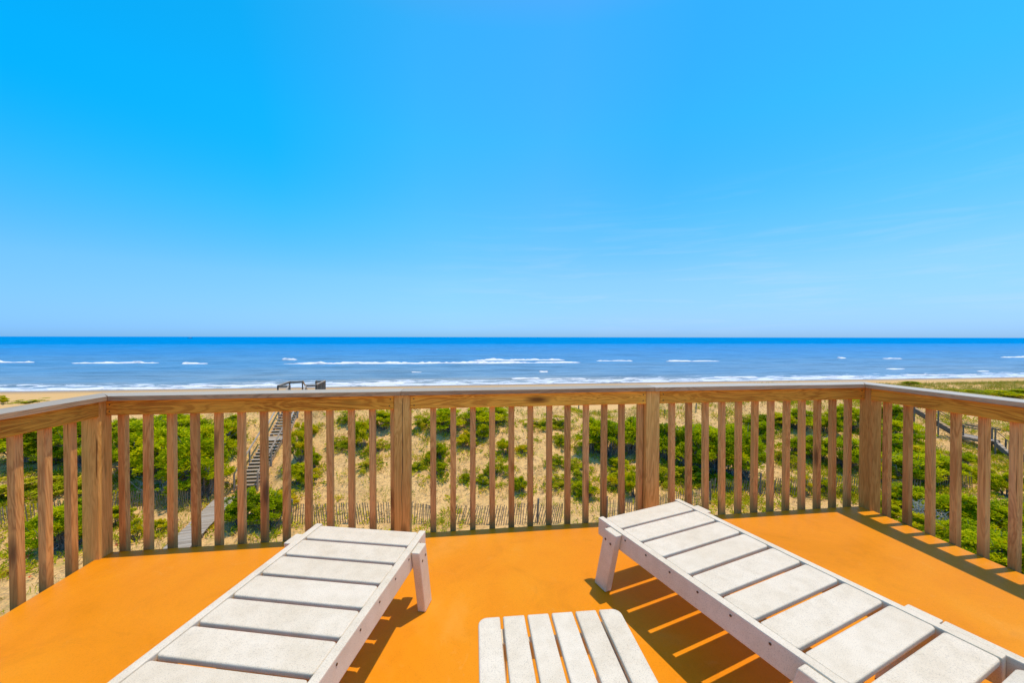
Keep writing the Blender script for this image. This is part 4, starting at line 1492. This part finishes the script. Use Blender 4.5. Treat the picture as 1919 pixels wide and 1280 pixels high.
PD = scatter(3600, (-42, 60), (16, 42), lambda x, y: max(0.05, min(1, 0.22 + 1.2 * noise.noise((x * 0.4, y * 0.4, 33.0)))))
QD = np.repeat(PD, 3, 0) + np.column_stack([RNG.normal(size=(len(PD) * 3, 2)) * 0.09, np.zeros(len(PD) * 3)])
DD = np.tile([0.12, 0, 0.8], (len(QD), 1)) + RNG.normal(size=(len(QD), 3)) * 0.4
stuff_obj("dry_grass", leaf_mesh("dry_grass", QD, DD, np.repeat(RNG.uniform(0, 1, len(PD)), 3), 0.34, 0.03, 3, 0.4, M['straw']), "straw coloured dry grass tufts on the dune sand")
P_ = scatter(9000, (-40, 52), (15, 40), lambda x, y: max(0.05, min(1, 0.35 + 1.3 * noise.noise((x * 0.35, y * 0.35, 4.0)))), 0.015)
D_ = RNG.normal(size=P_.shape) * np.array([1, 1, 0.22])
stuff_obj("dry_litter", leaf_mesh("dry_litter", P_, D_, RNG.uniform(0, 1, len(P_)), 0.24, 0.035, 2, 0.35, M['litter']), "dry stems and dead leaves littering the sand")
def grass_keep(x, y):
    cy = lerp_tab(CRESTY, x)
    k = 0.0
    if x > 24:
        k = max(k, sstep(24, 32, x) * (1.0 if cy - 1 < y < cy + 14 else 0.12))
    if 12 < x <= 26:
        k = max(k, 0.7 if abs(y - cy - 1) < 2.5 else 0.0)
    if -45 < x < -28:
        k = max(k, 0.35 if cy + 1 < y < cy + 12 else 0.0)
    if -28 <= x <= 12:
        k = max(k, 0.10 if abs(y - cy) < 2 else 0.0)
    return k * (0.6 + 0.8 * noise.noise((x * 0.3, y * 0.3, 6)))
P_ = scatter(6500, (-50, 110), (26, 64), grass_keep)
Q = np.repeat(P_, 4, 0) + np.column_stack([RNG.normal(size=(len(P_) * 4, 2)) * 0.09, np.zeros(len(P_) * 4)])
D_ = np.tile([0.1, 0, 1.0], (len(Q), 1)) + RNG.normal(size=(len(Q), 3)) * 0.16
stuff_obj("beach_grass", leaf_mesh("beach_grass", Q, D_, np.repeat(RNG.uniform(0, 1, len(P_)), 4), 0.48, 0.022, 3, 0.14, M['grass']), "thin beach grass along the dune crest")
P_ = scatter(46, (-22, -3), (14.5, 20.5), lambda x, y: 0.6, 0.16)
stuff_obj("red_flowers", leaf_mesh("red_flowers", np.repeat(P_, 3, 0), RNG.normal(size=(len(P_) * 3, 3)), RNG.uniform(0, 1, len(P_) * 3), 0.07, 0.05, 3, 0.8, M['flower']), "small red blanket flowers near the boardwalk")

# ------------------------------------------------------------------ beach stakes and the boat
for px, py, h, lab in ((1084, 773, 1.0, "thin dark stake on the beach seen right of the middle balusters"), (1245, 781, 0.7, "short dark stake on the beach just right of the third post"),
                       (1304, 772, 0.8, "dark stake on the beach, seen right of the other two stakes")):
    p = hit(px, py, 40, 120)
    bm = bmesh.new()
    tube(bm, [Vector((0, 0, -0.3)), Vector((0.02, 0, h * 0.5)), Vector((0.05, 0.0, h))], [0.06, 0.055, 0.05], 7)
    o = put("wooden_stake", mesh_from(bm, "stake", M['dark_gray_wood']), None, Matrix.Translation(p))
    o['label'], o['category'], o['group'] = lab, "stake", "wooden stakes on the beach"

bp_ = at_depth(356, 634.0, 2900)
boat = thing("fishing_boat", "tiny dark fishing boat on the horizon at the left", "boat", (bp_.x, bp_.y, SEA_Z), 0.1)
def boat_parts():
    bm = bmesh.new()
    secs = [(-15, 2.5, 2.6), (-10, 3.6, 2.4), (0, 4.0, 2.6), (9, 3.2, 3.4), (16, 0.3, 5.2)]
    rings = [[bm.verts.new((x, -w * 0.6, -0.5)), bm.verts.new((x, w * 0.6, -0.5)), bm.verts.new((x, w, h)), bm.verts.new((x, -w, h))] for x, w, h in secs]
    for a, b2 in zip(rings, rings[1:]):
        for k in range(4):
            bm.faces.new((a[k], b2[k], b2[(k + 1) % 4], a[(k + 1) % 4]))
    bm.faces.new(rings[0][::-1])
    bm.faces.new(rings[-1])
    bmesh.ops.recalc_face_normals(bm, faces=bm.faces)
    putl("hull", mesh_from(bm, "hull", M['hull']), boat)
    putl("cabin", board(7, 5, 5, M['boat_white'], 0.3), boat, Matrix.Translation((4, 0, 5.2)))
    bm = bmesh.new()
    tube(bm, [Vector((0, 0, 2)), Vector((0, 0, 14))], [0.3, 0.15], 6)
    tube(bm, [Vector((0, 0, 4)), Vector((-10, 0, 10))], [0.22, 0.15], 6)
    tube(bm, [Vector((-9, 0, 2)), Vector((-9, 0, 9))], [0.25, 0.15], 6)
    putl("mast", mesh_from(bm, "mast", M['boat_white']), boat)
boat_parts()
